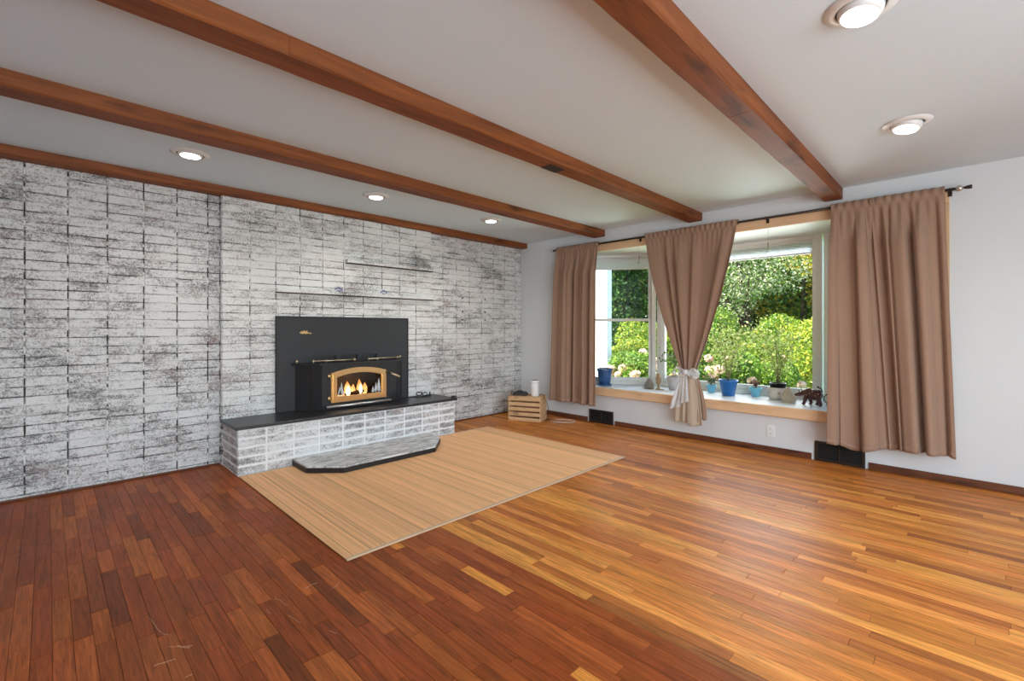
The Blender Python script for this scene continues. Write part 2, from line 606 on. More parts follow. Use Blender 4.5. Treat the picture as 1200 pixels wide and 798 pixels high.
# ------------------------------------------------------------------ room shell
g = MB()
g.box(XL - 0.1, XW + 0.14, YF - 0.1, YB + 0.14, -0.10, -0.012)
floor = struct(g, 'floor', MT['subfloor'])
g = MB()
g.box(XL - 0.1, XW + 0.14, YF - 0.1, YB + 0.14, ZC, ZC + 0.12)
ceiling = struct(g, 'ceiling', MT['ceiling'])

# window wall with the bay opening
OY0, OY1 = 0.20, 3.83
OZ0, OZ1 = SILL - 0.002, 2.18
g = MB()
WT = 0.14
g.box(XW, XW + WT, YF - 0.1, OY0, 0, ZC)
g.box(XW, XW + WT, OY1, YB + 0.14, 0, ZC)
g.box(XW, XW + WT, OY0, OY1, 0, OZ0 - 0.03)
g.box(XW, XW + WT, OY0, OY1, OZ1 + 0.001, ZC)
wall_right = struct(g, 'wall_right', MT['wall'])
g = MB()
g.box(XL - 0.1, XL, YF - 0.1, YB + 0.14, 0, ZC)
struct(g, 'wall_left', MT['wall'])
# wall behind the camera with an invented wide opening for the fill light
g = MB()
PX0, PX1, PZ = -1.7, 2.8, 2.15
g.box(XL, PX0, YF - 0.1, YF, 0, ZC)
g.box(PX1, XW, YF - 0.1, YF, 0, ZC)
g.box(PX0, PX1, YF - 0.1, YF, PZ, ZC)
struct(g, 'wall_front', MT['wall'])

# ------------------------------------------------------------------ bricks
def brick_variant(k, w, d, h):
    r = random.Random(100 + k)
    c = 0.0035
    j = lambda a: r.uniform(-a, a)
    vs = []
    for (dx, dz, y) in ((0, 0, d), (0, 0, c), (c, c, 0.0)):
        for sx, sz in ((-1, -1), (1, -1), (1, 1), (-1, 1)):
            vs.append((sx * (w / 2 - dx) + j(0.0018), y + (j(0.0008) if y < d else 0), sz * (h / 2 - dz) + j(0.0014)))
    fs = [(8, 9, 10, 11)]
    for i in range(4):
        n = (i + 1) % 4
        fs.append((4 + i, 4 + n, 8 + n, 8 + i))
        fs.append((0 + i, 0 + n, 4 + n, 4 + i))
    me = bpy.data.meshes.new('brick')
    me.from_pydata(vs, [], [f for f in fs])
    me.update()
    bm = bmesh.new(); bm.from_mesh(me)
    bmesh.ops.recalc_face_normals(bm, faces=bm.faces)
    # make sure the front looks towards -Y
    bm.faces.ensure_lookup_table()
    if bm.faces[0].normal.y > 0:
        bmesh.ops.reverse_faces(bm, faces=bm.faces)
    bm.to_mesh(me); bm.free()
    return me

BW, BD, BH = 0.213, 0.024, 0.0640
BRICKS = {}
def brick_set(matname):
    if matname not in BRICKS:
        L = []
        for k in range(8):
            me = brick_variant(k, BW, BD, BH)
            me.materials.append(MT[matname])
            L.append(me)
        BRICKS[matname] = L
    return BRICKS[matname]

def put_brick(parent, matname, x0, x1, z0, z1, y, rz=0.0, proud=0.0014, at_xy=None):
    me = random.choice(brick_set(matname))
    o = bpy.data.objects.new('brick', me)
    link(o, parent)
    org = ORG.get(parent.name, Vector((0, 0, 0)))
    if at_xy is None:
        loc = Vector(((x0 + x1) / 2, y + random.uniform(-proud, proud), (z0 + z1) / 2))
        w = x1 - x0
    else:
        loc = Vector((at_xy[0], at_xy[1], (z0 + z1) / 2))
        w = x1 - x0
    o.location = loc - org
    o.rotation_euler = (0, random.uniform(-0.004, 0.004), rz)
    o.scale = (w / BW, 1.0, (z1 - z0) / BH)
    return o

PZB = 0.0689
Z00 = 0.031
zrows = [Z00 + PZB * k for k in range(-1, 36)]
GH, GV = 0.0048, 0.0095

def brick_field(parent, matname, cols, y, skip=None, ztop=2.40, gh=GH, gv=GV):
    for (a, b) in cols:
        for z in zrows:
            z0, z1 = max(z, 0.004) + gh / 2, min(z + PZB, ztop) - gh / 2
            if z1 - z0 < 0.02:
                continue
            if skip and skip(a, b, z0, z1):
                continue
            put_brick(parent, matname, a + gv / 2, b - gv / 2, z0, z1, y)

# left bay
g = MB(); g.box(XL, BX0 + 0.02, YB + 0.0052, YB + 0.14, 0, ZC)
wall_back = struct(g, 'wall_back', MT['mortar'])
cols = [(0.988, BX0 - 0.001)] + [(0.988 - 0.22 * (k + 1), 0.988 - 0.22 * k) for k in range(7)]
brick_field(wall_back, 'brick', cols, YB)
# the stretch beyond the frame: the same courses as one joined part
m = MB()
for k in range(7, 14):
    a, b = max(0.988 - 0.22 * (k + 1), XL + 0.002), 0.988 - 0.22 * k
    if b - a < 0.03:
        continue
    for z in zrows:
        z0, z1 = max(z, 0.004) + GH / 2, min(z + PZB, 2.40) - GH / 2
        if z1 - z0 > 0.02:
            y0 = YB + random.uniform(-0.0014, 0.0014)
            m.box(a + GV / 2, b - GV / 2, y0, y0 + 0.02, z0, z1)
o = build(m, 'brick_course_field', MT['brick'], wall_back)
o['kind'] = 'stuff'
# right bay
g = MB(); g.box(BX1 - 0.02, XW, YB + 0.0052, YB + 0.14, 0, ZC)
wall_back_right = struct(g, 'wall_back_right', MT['mortar_light'])
cols = [(BX1 + 0.217 * k, min(BX1 + 0.217 * (k + 1), XW - 0.004)) for k in range(8)]
brick_field(wall_back_right, 'brick_right', cols, YB)
# chimney breast
INS = (1.56, 2.92, 0.41, 1.29)
g = MB()
g.box(BX0 + 0.003, INS[0], YC + 0.0052, YB + 0.10, 0, 2.40)
g.box(INS[1], BX1 - 0.003, YC + 0.0052, YB + 0.10, 0, 2.40)
g.box(INS[0], INS[1], YC + 0.0052, YB + 0.10, INS[3], 2.40)
g.box(INS[0], INS[1], YC + 0.0052, YB + 0.10, 0, 0.37)
g.box(BX0 + 0.021, BX1 - 0.021, YB + 0.101, YB + 0.14, 0, 2.438)
breast = struct(g, 'wall_chimney_breast', MT['mortar_light'])
LEDGE1 = (1.545, 1.545 + 0.052)
pb = (BX1 - BX0) / 10
cols = [(BX0 + pb * k, BX0 + pb * (k + 1)) for k in range(10)]
def skipb(a, b, z0, z1):
    if z1 < 0.385:
        return True
    return a > 1.50 and b < 2.99 and z1 < 1.305
brick_field(breast, 'brick_breast', cols, YC, skipb)
# returns of the breast: header bricks on both sides
for side, x in ((-1, BX0), (1, BX1)):
    for z in zrows:
        z0, z1 = max(z, 0.004) + GH / 2, min(z + PZB, 2.40) - GH / 2
        if z1 - z0 < 0.02 or side == 1 or z0 < 0.4:
            continue
        o = put_brick(breast, 'brick_breast', 0, 0.052, z0, z1, 0, rz=-PI / 2, at_xy=(BX0 - 0.0008, (YC + YB) / 2 + 0.003))
# projecting brick ledges
def ledge(x0, x1, z0, z1, label):
    t = thing('brick_ledge', ((x0 + x1) / 2, YC, z0), label, 'ledge')
    n = max(1, round((x1 - x0) / 0.222))
    for k in range(n):
        a, b = x0 + (x1 - x0) * k / n, x0 + (x1 - x0) * (k + 1) / n
        m = MB()
        m.bbox(a + 0.001, b - 0.001, YC - 0.062 + random.uniform(-0.003, 0.003), YC + 0.003, z0, z1 + random.uniform(-0.002, 0.002), 0.004)
        build(m, 'brick', MT['brick_breast'], t)
    m = MB(); m.box(x0 + 0.004, x1 - 0.004, YC - 0.050, YC - 0.002, z0 - 0.007, z0)  # dark strip that paints in the shadow under the ledge
    build(m, 'shadow_strip', MT['socket_ledge_shadow'], t)
    return t
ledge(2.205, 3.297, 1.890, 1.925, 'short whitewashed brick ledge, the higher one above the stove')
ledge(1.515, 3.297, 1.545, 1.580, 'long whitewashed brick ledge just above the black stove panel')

# ------------------------------------------------------------------ hearth
HY = 4.197
t = thing('hearth', ((BX0 + BX1) / 2, 4.4, 0), 'raised whitewashed brick hearth with a black slate top under the stove', 'hearth')
g = MB(); g.box(BX0 + 0.008, BX1 - 0.006, HY + 0.006, YC - 0.004, 0.001, 0.376)
core = build(g, 'mortar_core', MT['mortar_hearth'], t)
ph = (BX1 - BX0) / 10
HR = 5
for k in range(10):
    for r in range(HR):
        z0, z1 = 0.004 + r * 0.0745, 0.004 + (r + 1) * 0.0745
        put_brick(t, 'brick_hearth', BX0 + ph * k + 0.008, BX0 + ph * (k + 1) - 0.008, z0 + 0.006, z1 - 0.006, HY + 0.002, proud=0.001)
for xs, rz in ((BX0, -PI / 2), (BX1, PI / 2)):
    for r in range(HR):
        z0, z1 = 0.004 + r * 0.0745, 0.004 + (r + 1) * 0.0745
        for ya, yb in ((4.215, 4.41), (4.425, 4.64)):
            put_brick(t, 'brick_hearth', ya, yb, z0 + 0.006, z1 - 0.006, 0, rz=rz, at_xy=(xs + (0.004 if xs == BX0 else -0.002), (ya + yb) / 2))
g = MB(); g.bbox(BX0 - 0.018, BX1 + 0.018, HY - 0.022, YC - 0.004, 0.378, 0.405, 0.004)
build(g, 'slate_top', MT['slate'], t)

# octagonal pad in front of it
t = thing('hearth_pad', (2.2, 3.93, 0.011), 'low whitewashed stone step with clipped corners and black edge before the hearth', 'hearth pad')
poly = [(1.50, 4.185), (1.50, 3.875), (1.725, 3.66), (2.64, 3.66), (2.895, 3.93), (2.895, 4.185)]
g = MB(); g.prism(poly, 0.0115, 0.052)
build(g, 'edge', MT['black'], t)
inner = [(1.505, 4.185), (1.505, 3.877), (1.727, 3.665), (2.638, 3.665), (2.89, 3.932), (2.89, 4.185)]
t_pad = NT('whitewashed_slab')
a = t_pad.noise(t_pad.pos((3, 14, 3)), 2.6, 5.0, 0.65, 0.6)
b2 = t_pad.noise(t_pad.pos(), 120, 3.0, 0.7)
f = t_pad.math('ADD', a, t_pad.math('MULTIPLY', t_pad.math('SUBTRACT', b2, 0.5), 0.4))
MT['slab'] = t_pad.done(t_pad.bsdf(t_pad.ramp(f, [(0.36, (0.22, 0.21, 0.20)), (0.52, (0.62, 0.61, 0.60)), (0.68, (0.76, 0.75, 0.74))]), 0.8, 0, 0.2, t_pad.bump(f, 0.3, 0.004)))
g = MB(); g.prism(inner, 0.052, 0.066)
build(g, 'slab', MT['slab'], t)

# ------------------------------------------------------------------ floor boards
RUG = (1.088, 3.78, 2.275, 4.175)
PW = 0.0574
def proj(x, y, z=0.0):
    F = x * 0.7096 + y * 0.7046
    R = x * 0.7046 - y * 0.7096
    return 600 + 541 * R / max(F, 0.05), 385 + 541 * (1.2 - z) / max(F, 0.05), F
boards = []
rb = random.Random(5)
x1 = XW
while x1 > XL:
    x0 = max(x1 - PW, XL)
    y = YF - rb.uniform(0, 0.6)
    xm = (x0 + x1) / 2
    while y < YB:
        red = xm < 1.70
        Ln = rb.uniform(0.28, 0.75) if red else rb.uniform(0.45, 1.5)
        ya, yb_ = max(y, YF), min(y + Ln, YB)
        if yb_ - ya > 0.02:
            q = rb.random()
            if red:
                base = np.array([0.225, 0.050, 0.0145]) if q < 0.66 else (np.array([0.300, 0.076, 0.022]) if q < 0.92 else np.array([0.145, 0.034, 0.011]))
                if xm > 1.25 and q > 0.95:
                    base = np.array([0.50, 0.19, 0.045])
            else:
                base = np.array([0.46, 0.155, 0.032]) if q < 0.55 else (np.array([0.58, 0.225, 0.052]) if q < 0.75 else (np.array([0.37, 0.115, 0.026]) if q < 0.95 else np.array([0.26, 0.08, 0.022])))
            base = base * (np.array([1.20, 1.18, 0.88]) if red else np.array([1.22, 1.24, 1.15])) * rb.uniform(0.86, 1.14) * np.array([1, rb.uniform(0.93, 1.07), 1])
            boards.append((x0, x1, ya, yb_, base))
        y += Ln
    x1 = x0
def board_size(b):
    x0, x1, ya, yb_, _ = b
    # length of the board that shows (in frame, not under the rug or the hearth)
    n = 8
    s = 0.0
    xm = (x0 + x1) / 2
    for k in range(n):
        yy = ya + (yb_ - ya) * (k + 0.5) / n
        u, v, F = proj(xm, yy)
        if F < 0.3 or u < 0 or u > 1200 or v > 798:
            continue
        if RUG[0] < xm < RUG[1] and RUG[2] < yy < RUG[3]:
            continue
        if BX0 < xm < BX1 and yy > HY:
            continue
        s += (yb_ - ya) / n * (x1 - x0) / F / F / F
    return s
order = sorted(range(len(boards)), key=lambda i: -board_size(boards[i]))
chosen = set(order[:300])
def board_verts(x0, x1, ya, yb_):
    gx, gy, c = 0.0005, 0.0006, 0.0011
    x0 += gx; x1 -= gx; ya += gy; yb_ -= gy
    vs = []
    for (e, z) in ((0, -0.0119), (0, -c * 0.7), (c, 0.0)):
        vs += [(x0 + e, ya + e, z), (x1 - e, ya + e, z), (x1 - e, yb_ - e, z), (x0 + e, yb_ - e, z)]
    return vs
BF = [(8, 9, 10, 11)] + [(4 + i, 4 + (i + 1) % 4, 8 + (i + 1) % 4, 8 + i) for i in range(4)] + [(i, (i + 1) % 4, 4 + (i + 1) % 4, 4 + i) for i in range(4)]
def tone_mesh(name, vs, fs, cols, mat, smooth=False):
    me = bpy.data.meshes.new(name)
    vs = np.asarray(vs, dtype=np.float32)
    me.from_pydata(vs.tolist() if len(vs) < 50000 else [], [], fs if len(vs) < 50000 else [])
    at = me.attributes.new('tone', 'FLOAT_COLOR', 'POINT')
    at.data.foreach_set('color', np.asarray(cols, dtype=np.float32).ravel())
    me.materials.append(mat)
    me.update()
    return me
restv, restf, restc = [], [], []
for i, b in enumerate(boards):
    x0, x1, ya, yb_, base = b
    vs = board_verts(x0, x1, ya, yb_)
    cc = [(*base, 1.0)] * 12
    if i in chosen:
        cx, cy = (x0 + x1) / 2, (ya + yb_) / 2
        me = tone_mesh('plank', [(p[0] - cx, p[1] - cy, p[2]) for p in vs], BF, cc, MT['boards'])
        o = bpy.data.objects.new('plank', me)
        link(o, floor)
        o.location = (cx, cy, 0)
    else:
        n = len(restv)
        restv += vs
        restf += [tuple(q + n for q in f) for f in BF]
        restc += cc
me = tone_mesh('plank_field', restv, restf, restc, MT['boards'])
o = bpy.data.objects.new('plank_field', me)
link(o, floor)
o['kind'] = 'stuff'

# pale scratches in the finish
MT['scratch'] = plain('scratched_finish', (0.62, 0.36, 0.22), 0.6)
rs = random.Random(17)
for (u0, v0, u1, v1) in ((173, 722, 188, 741), (190, 742, 196, 744), (197, 758, 226, 756), (205, 757, 222, 759), (180, 780, 206, 772), (216, 794, 226, 790),
                         (322, 700, 336, 709), (338, 721, 352, 730), (355, 690, 372, 683), (386, 739, 394, 742), (398, 684, 388, 690), (312, 714, 316, 719)):
    pts = []
    for k in range(6):
        f_ = k / 5
        u, v = u0 + (u1 - u0) * f_ + rs.uniform(-1, 1), v0 + (v1 - v0) * f_ + rs.uniform(-0.8, 0.8)
        F = 541 * 1.2 / (v - 385); q = (u - 600) / 541
        pts.append((F * (0.7096 + q * 0.7046), F * (0.7046 - q * 0.7096)))
    m = MB()
    m.tube([(x, y, 0.0) for x, y in pts], 0.0008, 5)
    build(m, 'scratch', MT['scratch'], floor)

# ------------------------------------------------------------------ trims
def strip(name, x0, x1, y0, y1, z0, z1, mat, b=0.004):
    m = MB(); m.bbox(x0, x1, y0, y1, z0, z1, b)
    return tag(build(m, name, mat, origin=(0, 0, 0)), kind='structure')
R2 = (0.640, 1.010)
R1 = (3.140, 3.500)
MG = 0.024
g = MB()
for (ya, yb_) in ((YF + 0.002, R2[0] - MG), (R2[1] + MG, R1[0] - MG), (R1[1] + MG, YB - 0.001)):
    g.bbox(XW - 0.013, XW - 0.0005, ya, yb_, 0.0005, 0.058, 0.003)
tag(build(g, 'baseboard_right', MT['base'], origin=(0, 0, 0)), kind='structure')
MT['base_x'] = m_wood('baseboard_wood_x', (0.09, 0.030, 0.014), (0.16, 0.055, 0.026), 'X', 0.5)
strip('baseboard_back', XL + 0.002, BX0 - 0.003, YB - 0.016, YB - 0.003, 0.0005, 0.016, MT['base_x'])
strip('baseboard_back_right', BX1 + 0.02, XW - 0.014, YB - 0.016, YB - 0.003, 0.0005, 0.016, MT['base_x'])

# pine casing round the bay opening
strip('trim_1', XW - 0.019, XW - 0.0005, OY0 - 0.085, OY1 + 0.085, OZ1 - 0.002, OZ1 + 0.102, MT['pine'])
strip('trim_2', XW - 0.019, XW - 0.0005, OY0 - 0.085, OY0 + 0.004, 0.46, OZ1 - 0.003, MT['pine_z'])
strip('trim_3', XW - 0.019, XW - 0.0005, OY1 - 0.004, OY1 + 0.085, 0.46, OZ1 - 0.003, MT['pine_z'])
strip('trim_4', XW - 0.050, XW - 0.0005, OY0 - 0.10, OY1 + 0.10, 0.357, SILL, MT['pine'], 0.006)

# ------------------------------------------------------------------ ceiling beams
BEAMS = [(4.60, YB + 0.008, 2.370, XL + 0.002, 'dark stained ceiling beam lying along the top of the brick wall'),
         (3.265, 3.435, 2.360, XL + 0.002, 'brown ceiling beam next to the row of lamps by the brick wall'),
         (2.040, 2.190, 2.354, XL + 0.002, 'brown ceiling beam with a dark socket cut in its underside'),
         (0.800, 0.940, 2.342, XL + 0.002, 'brown ceiling beam that ends above the curtain beside the pale wall')]
for k, (ya, yb_, zb, xa, lab) in enumerate(BEAMS):
    t = thing('ceiling_beam', ((xa + XW) / 2, (ya + yb_) / 2, zb), lab, 'beam', 'ceiling beams')
    # slightly hewn edges, boarded from two lengths
    cut = {0: 1.0, 1: 3.1, 2: 0.72, 3: 2.6}[k]
    for (p0, p1) in ((xa, cut), (cut + 0.001, XW - 0.0008)):
        m = MB()
        n = max(4, int((p1 - p0) / 0.12))
        P = []
        rr = random.Random(k * 7 + int(p0 * 10))
        for i in range(n + 1):
            x = p0 + (p1 - p0) * i / n
            d = lambda s: rr.uniform(-s, s)
            c = 0.008
            y0, y1_ = ya, yb_
            P.append([(x, y0, ZC - 0.0006), (x, y0 + d(0.001), zb + c + d(0.003)), (x, y0 + c + d(0.002), zb + d(0.001)),
                      (x, y1_ - c + d(0.002), zb + d(0.001)), (x, y1_ + d(0.0005), zb + c + d(0.003)), (x, y1_, ZC - 0.0006)])
        m.grid(P, smooth=False)
        m.add(P[0], [(5, 4, 3, 2, 1, 0)]); m.add(P[-1], [(0, 1, 2, 3, 4, 5)])
        build(m, 'timber', MT['beam'], t)
    if k == 2:
        m = MB(); m.box(2.49, 2.65, ya + 0.05, yb_ - 0.008, zb - 0.0025, zb + 0.03)
        build(m, 'socket', MT['socket_ledge_shadow'], t)

# ------------------------------------------------------------------ recessed lamps
def downlight(x, y, tilt, label, watts):
    t = thing('recessed_lamp', (x, y, ZC), label, 'ceiling lamp', 'recessed ceiling lamps')
    m = MB()
    m.lathe([(0.082, -0.001), (0.121, -0.001), (0.121, -0.004), (0.088, -0.012), (0.082, -0.012)], x, y, ZC, 40, close=True)
    build(m, 'trim_ring', MT['lamp_trim'], t)
    m = MB(); m.lathe([(0.0825, -0.0015), (0.0825, -0.004), (0.02, -0.004)], x, y, ZC, 32)
    build(m, 'recess', MT['lamp_gap'], t)
    M = Matrix.Translation((x, y, ZC - 0.006)) @ Euler((tilt[0], tilt[1], 0)).to_matrix().to_4x4() @ Matrix.Translation((-x, -y, -ZC))
    m = MB()
    dz = -0.014 if tilt == (0, 0) else -0.034
    m.lathe([(0.076, 0.0), (0.074, dz * 0.5), (0.066, dz), (0.060, dz), (0.060, dz + 0.006), (0.02, dz + 0.006)], x, y, ZC, 32, M)
    eye = build(m, 'eyeball', MT['lamp_trim'], t)
    m = MB(); m.lathe([(0.059, dz + 0.005), (0.058, dz - 0.003), (0.03, dz - 0.007), (0.004, dz - 0.008)], x, y, ZC, 28, M)
    build(m, 'lens', MT['lamp_lens'], eye)
    d = bpy.data.lights.new('lamp_light', 'SPOT')
    d.energy = watts
    d.spot_size = math.radians(150)
    d.spot_blend = 1.0
    d.shadow_soft_size = 0.06
    d.color = (1.0, 0.96, 0.91)
    o = bpy.data.objects.new('lamp_light', d)
    link(o, t)
    o.location = (0, 0, -0.075)
for x, y, tl, lab, w in ((0.714, 3.917, (0, 0), 'recessed ceiling lamp above the plain left stretch of brick wall', 16),
                      (2.162, 3.935, (0, 0), 'recessed ceiling lamp straight above the wood stove', 16),
                      (3.566, 3.880, (0, 0), 'recessed ceiling lamp nearest the white corner and the crate', 16),
                      (2.208, 0.300, (0.10, 0.12), 'large tilted eyeball lamp in the bare ceiling beyond the last beam', 14),
                      (3.654, 0.272, (0.12, 0.14), 'tilted eyeball lamp near the right-hand curtain and its rod finial', 14)):
    downlight(x, y, tl, lab, w)

# ------------------------------------------------------------------ bay window
CX = 5.60                     # inner face of the centre unit
CY0, CY1 = 1.08, 2.90
bay = [(XW + 0.0, OY0), (CX + 0.12, CY0 - 0.06), (CX + 0.12, CY1 + 0.06), (XW + 0.0, OY1)]
g = MB(); g.prism([(XW - 0.0005, OY0), (XW + WT, OY0), (CX + 0.13, CY0 - 0.07), (CX + 0.13, CY1 + 0.07), (XW + WT, OY1), (XW - 0.0005, OY1)], SILL - 0.029, SILL)
struct(g, 'trim_5', MT['white'])       # white stool board of the bay
g = MB(); g.prism([(XW + WT + 0.001, OY0 - 0.05), (CX + 0.12, CY0 - 0.05), (CX + 0.12, CY1 + 0.05), (XW + WT + 0.001, OY1 + 0.05)], -0.5, SILL - 0.03)
struct(g, 'wall_bay', MT['siding'])
g = MB(); g.prism([(XW + 0.001, OY0), (XW + WT, OY0), (CX + 0.30, CY0 - 0.20), (CX + 0.30, CY1 + 0.20), (XW + WT, OY1), (XW + 0.001, OY1)], OZ1 - 0.004, OZ1 + 0.0005)
struct(g, 'ceiling_bay', MT['white'])
g = MB(); g.prism([(XW + WT + 0.001, OY0 - 0.3), (CX + 0.32, CY0 - 0.30), (CX + 0.32, CY1 + 0.30), (XW + WT + 0.001, OY1 + 0.3)], OZ1 + 0.001, ZC + 0.2)
struct(g, 'roof_bay', MT['siding'])

def local_frame(p0, p1):
    """x along the unit from p0 to p1, y outwards, z up"""
    d = Vector((p1[0] - p0[0], p1[1] - p0[1], 0))
    L = d.length
    d.normalize()
    nrm = Vector((-d.y, d.x, 0))
    if nrm.x < 0:
        nrm = -nrm
    M = Matrix(((d.x, nrm.x, 0, p0[0]), (d.y, nrm.y, 0, p0[1]), (0, 0, 1, 0), (0, 0, 0, 1)))
    return M, L

Z0W, Z1W = SILL + 0.0005, OZ1 - 0.0045
def ring(m, M, x0, x1, z0, z1, wl_, wr, wb, wt, y0, y1, b=0.004):
    m.bbox(x0, x0 + wl_, y0, y1, z0, z1, b, M)
    m.bbox(x1 - wr, x1, y0, y1, z0, z1, b, M)
    m.bbox(x0 + wl_ - b, x1 - wr + b, y0, y1, z0, z0 + wb, b, M)
    m.bbox(x0 + wl_ - b, x1 - wr + b, y0, y1, z1 - wt, z1, b, M)

def shade_for(M, x0, x1, zt, zb, y0, label):
    t = thing('cellular_shade', tuple(M @ Vector(((x0 + x1) / 2, y0, zb))), label, 'shade', 'raised white shades in the bay')
    m = MB()
    n = 7
    for i in range(n):
        za, zb_ = zb + 0.016 + (zt - zb - 0.03) * i / n, zb + 0.016 + (zt - zb - 0.03) * (i + 1) / n
        poly_ = [(y0 - 0.004, za), (y0 - 0.016, (za + zb_) / 2), (y0 - 0.004, zb_), (y0 + 0.008, (za + zb_) / 2)]
        vs = [M @ Vector((x0, yy, zz)) for yy, zz in poly_] + [M @ Vector((x1, yy, zz)) for yy, zz in poly_]
        m.add(vs, [(0, 1, 2, 3), (7, 6, 5, 4)] + [(k, (k + 1) % 4, 4 + (k + 1) % 4, 4 + k) for k in range(4)])
    build(m, 'pleats', MT['shade'], t)
    m = MB(); m.bbox(x0, x1, y0 - 0.018, y0 + 0.008, zb, zb + 0.016, 0.003, M)
    build(m, 'bottom_rail', MT['plastic_white'], t)
    m = MB(); m.bbox(x0, x1, y0 - 0.02, y0 + 0.01, zt - 0.016, zt, 0.003, M)
    build(m, 'head_rail', MT['plastic_white'], t)

# centre picture window
M, L = local_frame((CX, CY0), (CX, CY1))
g = MB(); ring(g, M, 0, L, Z0W, Z1W, 0.065, 0.065, 0.05, 0.034, 0.0, 0.12)
w2 = struct(g, 'window_2', MT['white'])
m = MB(); ring(m, M, 0.062, L - 0.062, Z0W + 0.045, Z1W - 0.030, 0.030, 0.030, 0.058, 0.022, 0.028, 0.085)
sash = build(m, 'sash', MT['white'], w2)
m = MB(); m.box(0.085, L - 0.085, 0.055, 0.060, Z0W + 0.098, Z1W - 0.048, M)
build(m, 'pane', MT['glass'], sash)
shade_for(M, 0.093, L - 0.093, Z1W - 0.053, 1.985, 0.046, 'white raised shade across the wide middle bay window')

def double_hung(name, p0, p1, shade_label):
    M, L = local_frame(p0, p1)
    g = MB(); ring(g, M, 0, L, Z0W, Z1W, 0.055, 0.055, 0.05, 0.034, 0.0, 0.12)
    w = struct(g, name, MT['white'])
    zm = 1.315
    for (a, b, y0) in ((Z0W + 0.045, zm + 0.018, 0.030), (zm - 0.018, Z1W - 0.03, 0.070)):
        m = MB(); ring(m, M, 0.052, L - 0.052, a, b, 0.036, 0.036, 0.05 if y0 < 0.05 else 0.036, 0.036, y0, y0 + 0.036)
        s = build(m, 'sash', MT['white'], w)
        m = MB(); m.box(0.082, L - 0.082, y0 + 0.015, y0 + 0.020, a + 0.03, b - 0.03, M)
        build(m, 'pane', MT['glass'], s)
    shade_for(M, 0.092, L - 0.092, Z1W - 0.053, 1.985, 0.046, shade_label)
    return w
xo = XW + 0.07
double_hung('window_1', (xo, OY1 - 0.02), (CX, CY1 + 0.012), 'white raised shade of the angled window behind the navy pot')
double_hung('window_3', (xo, OY0 + 0.02), (CX, CY0 - 0.012), 'white raised shade of the angled window behind the long double curtain')

# ------------------------------------------------------------------ curtains
XR, ZR = 4.868, 2.262
t = thing('curtain_rod', (XR, 2.05, ZR), 'dark bronze curtain rod with pewter ball finials above the bay window', 'curtain rod')
m = MB(); m.tube([(XR, 0.075, ZR), (XR, 4.045, ZR)], 0.0115, 12); build(m, 'pole', MT['bronze'], t)
for y, s in ((0.060, -1), (4.060, 1)):
    m = MB()
    m.ball((XR, y, ZR), 0.024, 16, 12)
    build(m, 'finial', MT['silver'], t)
    m = MB()
    m.lathe([(0.009, 0), (0.014, 0.006), (0.010, 0.014), (0.013, 0.026)], 0, 0, 0, 14,
            Matrix.Translation((XR, y - s * 0.028, ZR)) @ Matrix.Rotation(s * PI / 2, 4, 'X'))
    build(m, 'collar', MT['bronze'], t)
m = MB()
m.lathe([(0.006, 0), (0.010, 0.012), (0.014, 0.03), (0.016, 0.046), (0.010, 0.05)], 0, 0, 0, 14,
        Matrix.Translation((XR, 0.040, ZR)) @ Matrix.Rotation(PI / 2, 4, 'X'))
build(m, 'finial_tip', MT['bronze'], t)
for y in (0.112, 1.395, 2.760, 4.00):
    m = MB()
    m.bbox(XR + 0.006, XW - 0.0205, y - 0.006, y + 0.006, ZR - 0.012, ZR - 0.002, 0.002)
    m.bbox(XW - 0.0245, XW - 0.0202, y - 0.012, y + 0.012, ZR - 0.040, ZR + 0.014, 0.001)
    m.tube([(XR + 0.011, y, ZR + 0.012), (XR, y, ZR + 0.014), (XR - 0.012, y, ZR + 0.002), (XR, y, ZR - 0.012), (XR + 0.012, y, ZR - 0.010)], 0.003, 6)
    build(m, 'bracket', MT['bronze'], t)

def pleat(u, seed, n):
    """irregular soft folds with flat flanks, -1..1"""
    r = random.Random(seed)
    a = [r.uniform(0, 2 * PI) for _ in range(4)]
    w = u + 0.055 * math.sin(2 * PI * 1.3 * u + a[0]) + 0.03 * math.sin(2 * PI * 2.9 * u + a[3])
    p = math.sin(2 * PI * n * w + a[1])
    p = math.copysign(abs(p) ** 0.55, p)
    return 0.72 * p + 0.30 * math.sin(2 * PI * n * 0.43 * u + a[2])

def solid(o, th=0.0022, sub=0):
    md = o.modifiers.new('thickness', 'SOLIDIFY')
    md.thickness = th
    md.offset = 0.0
    return o

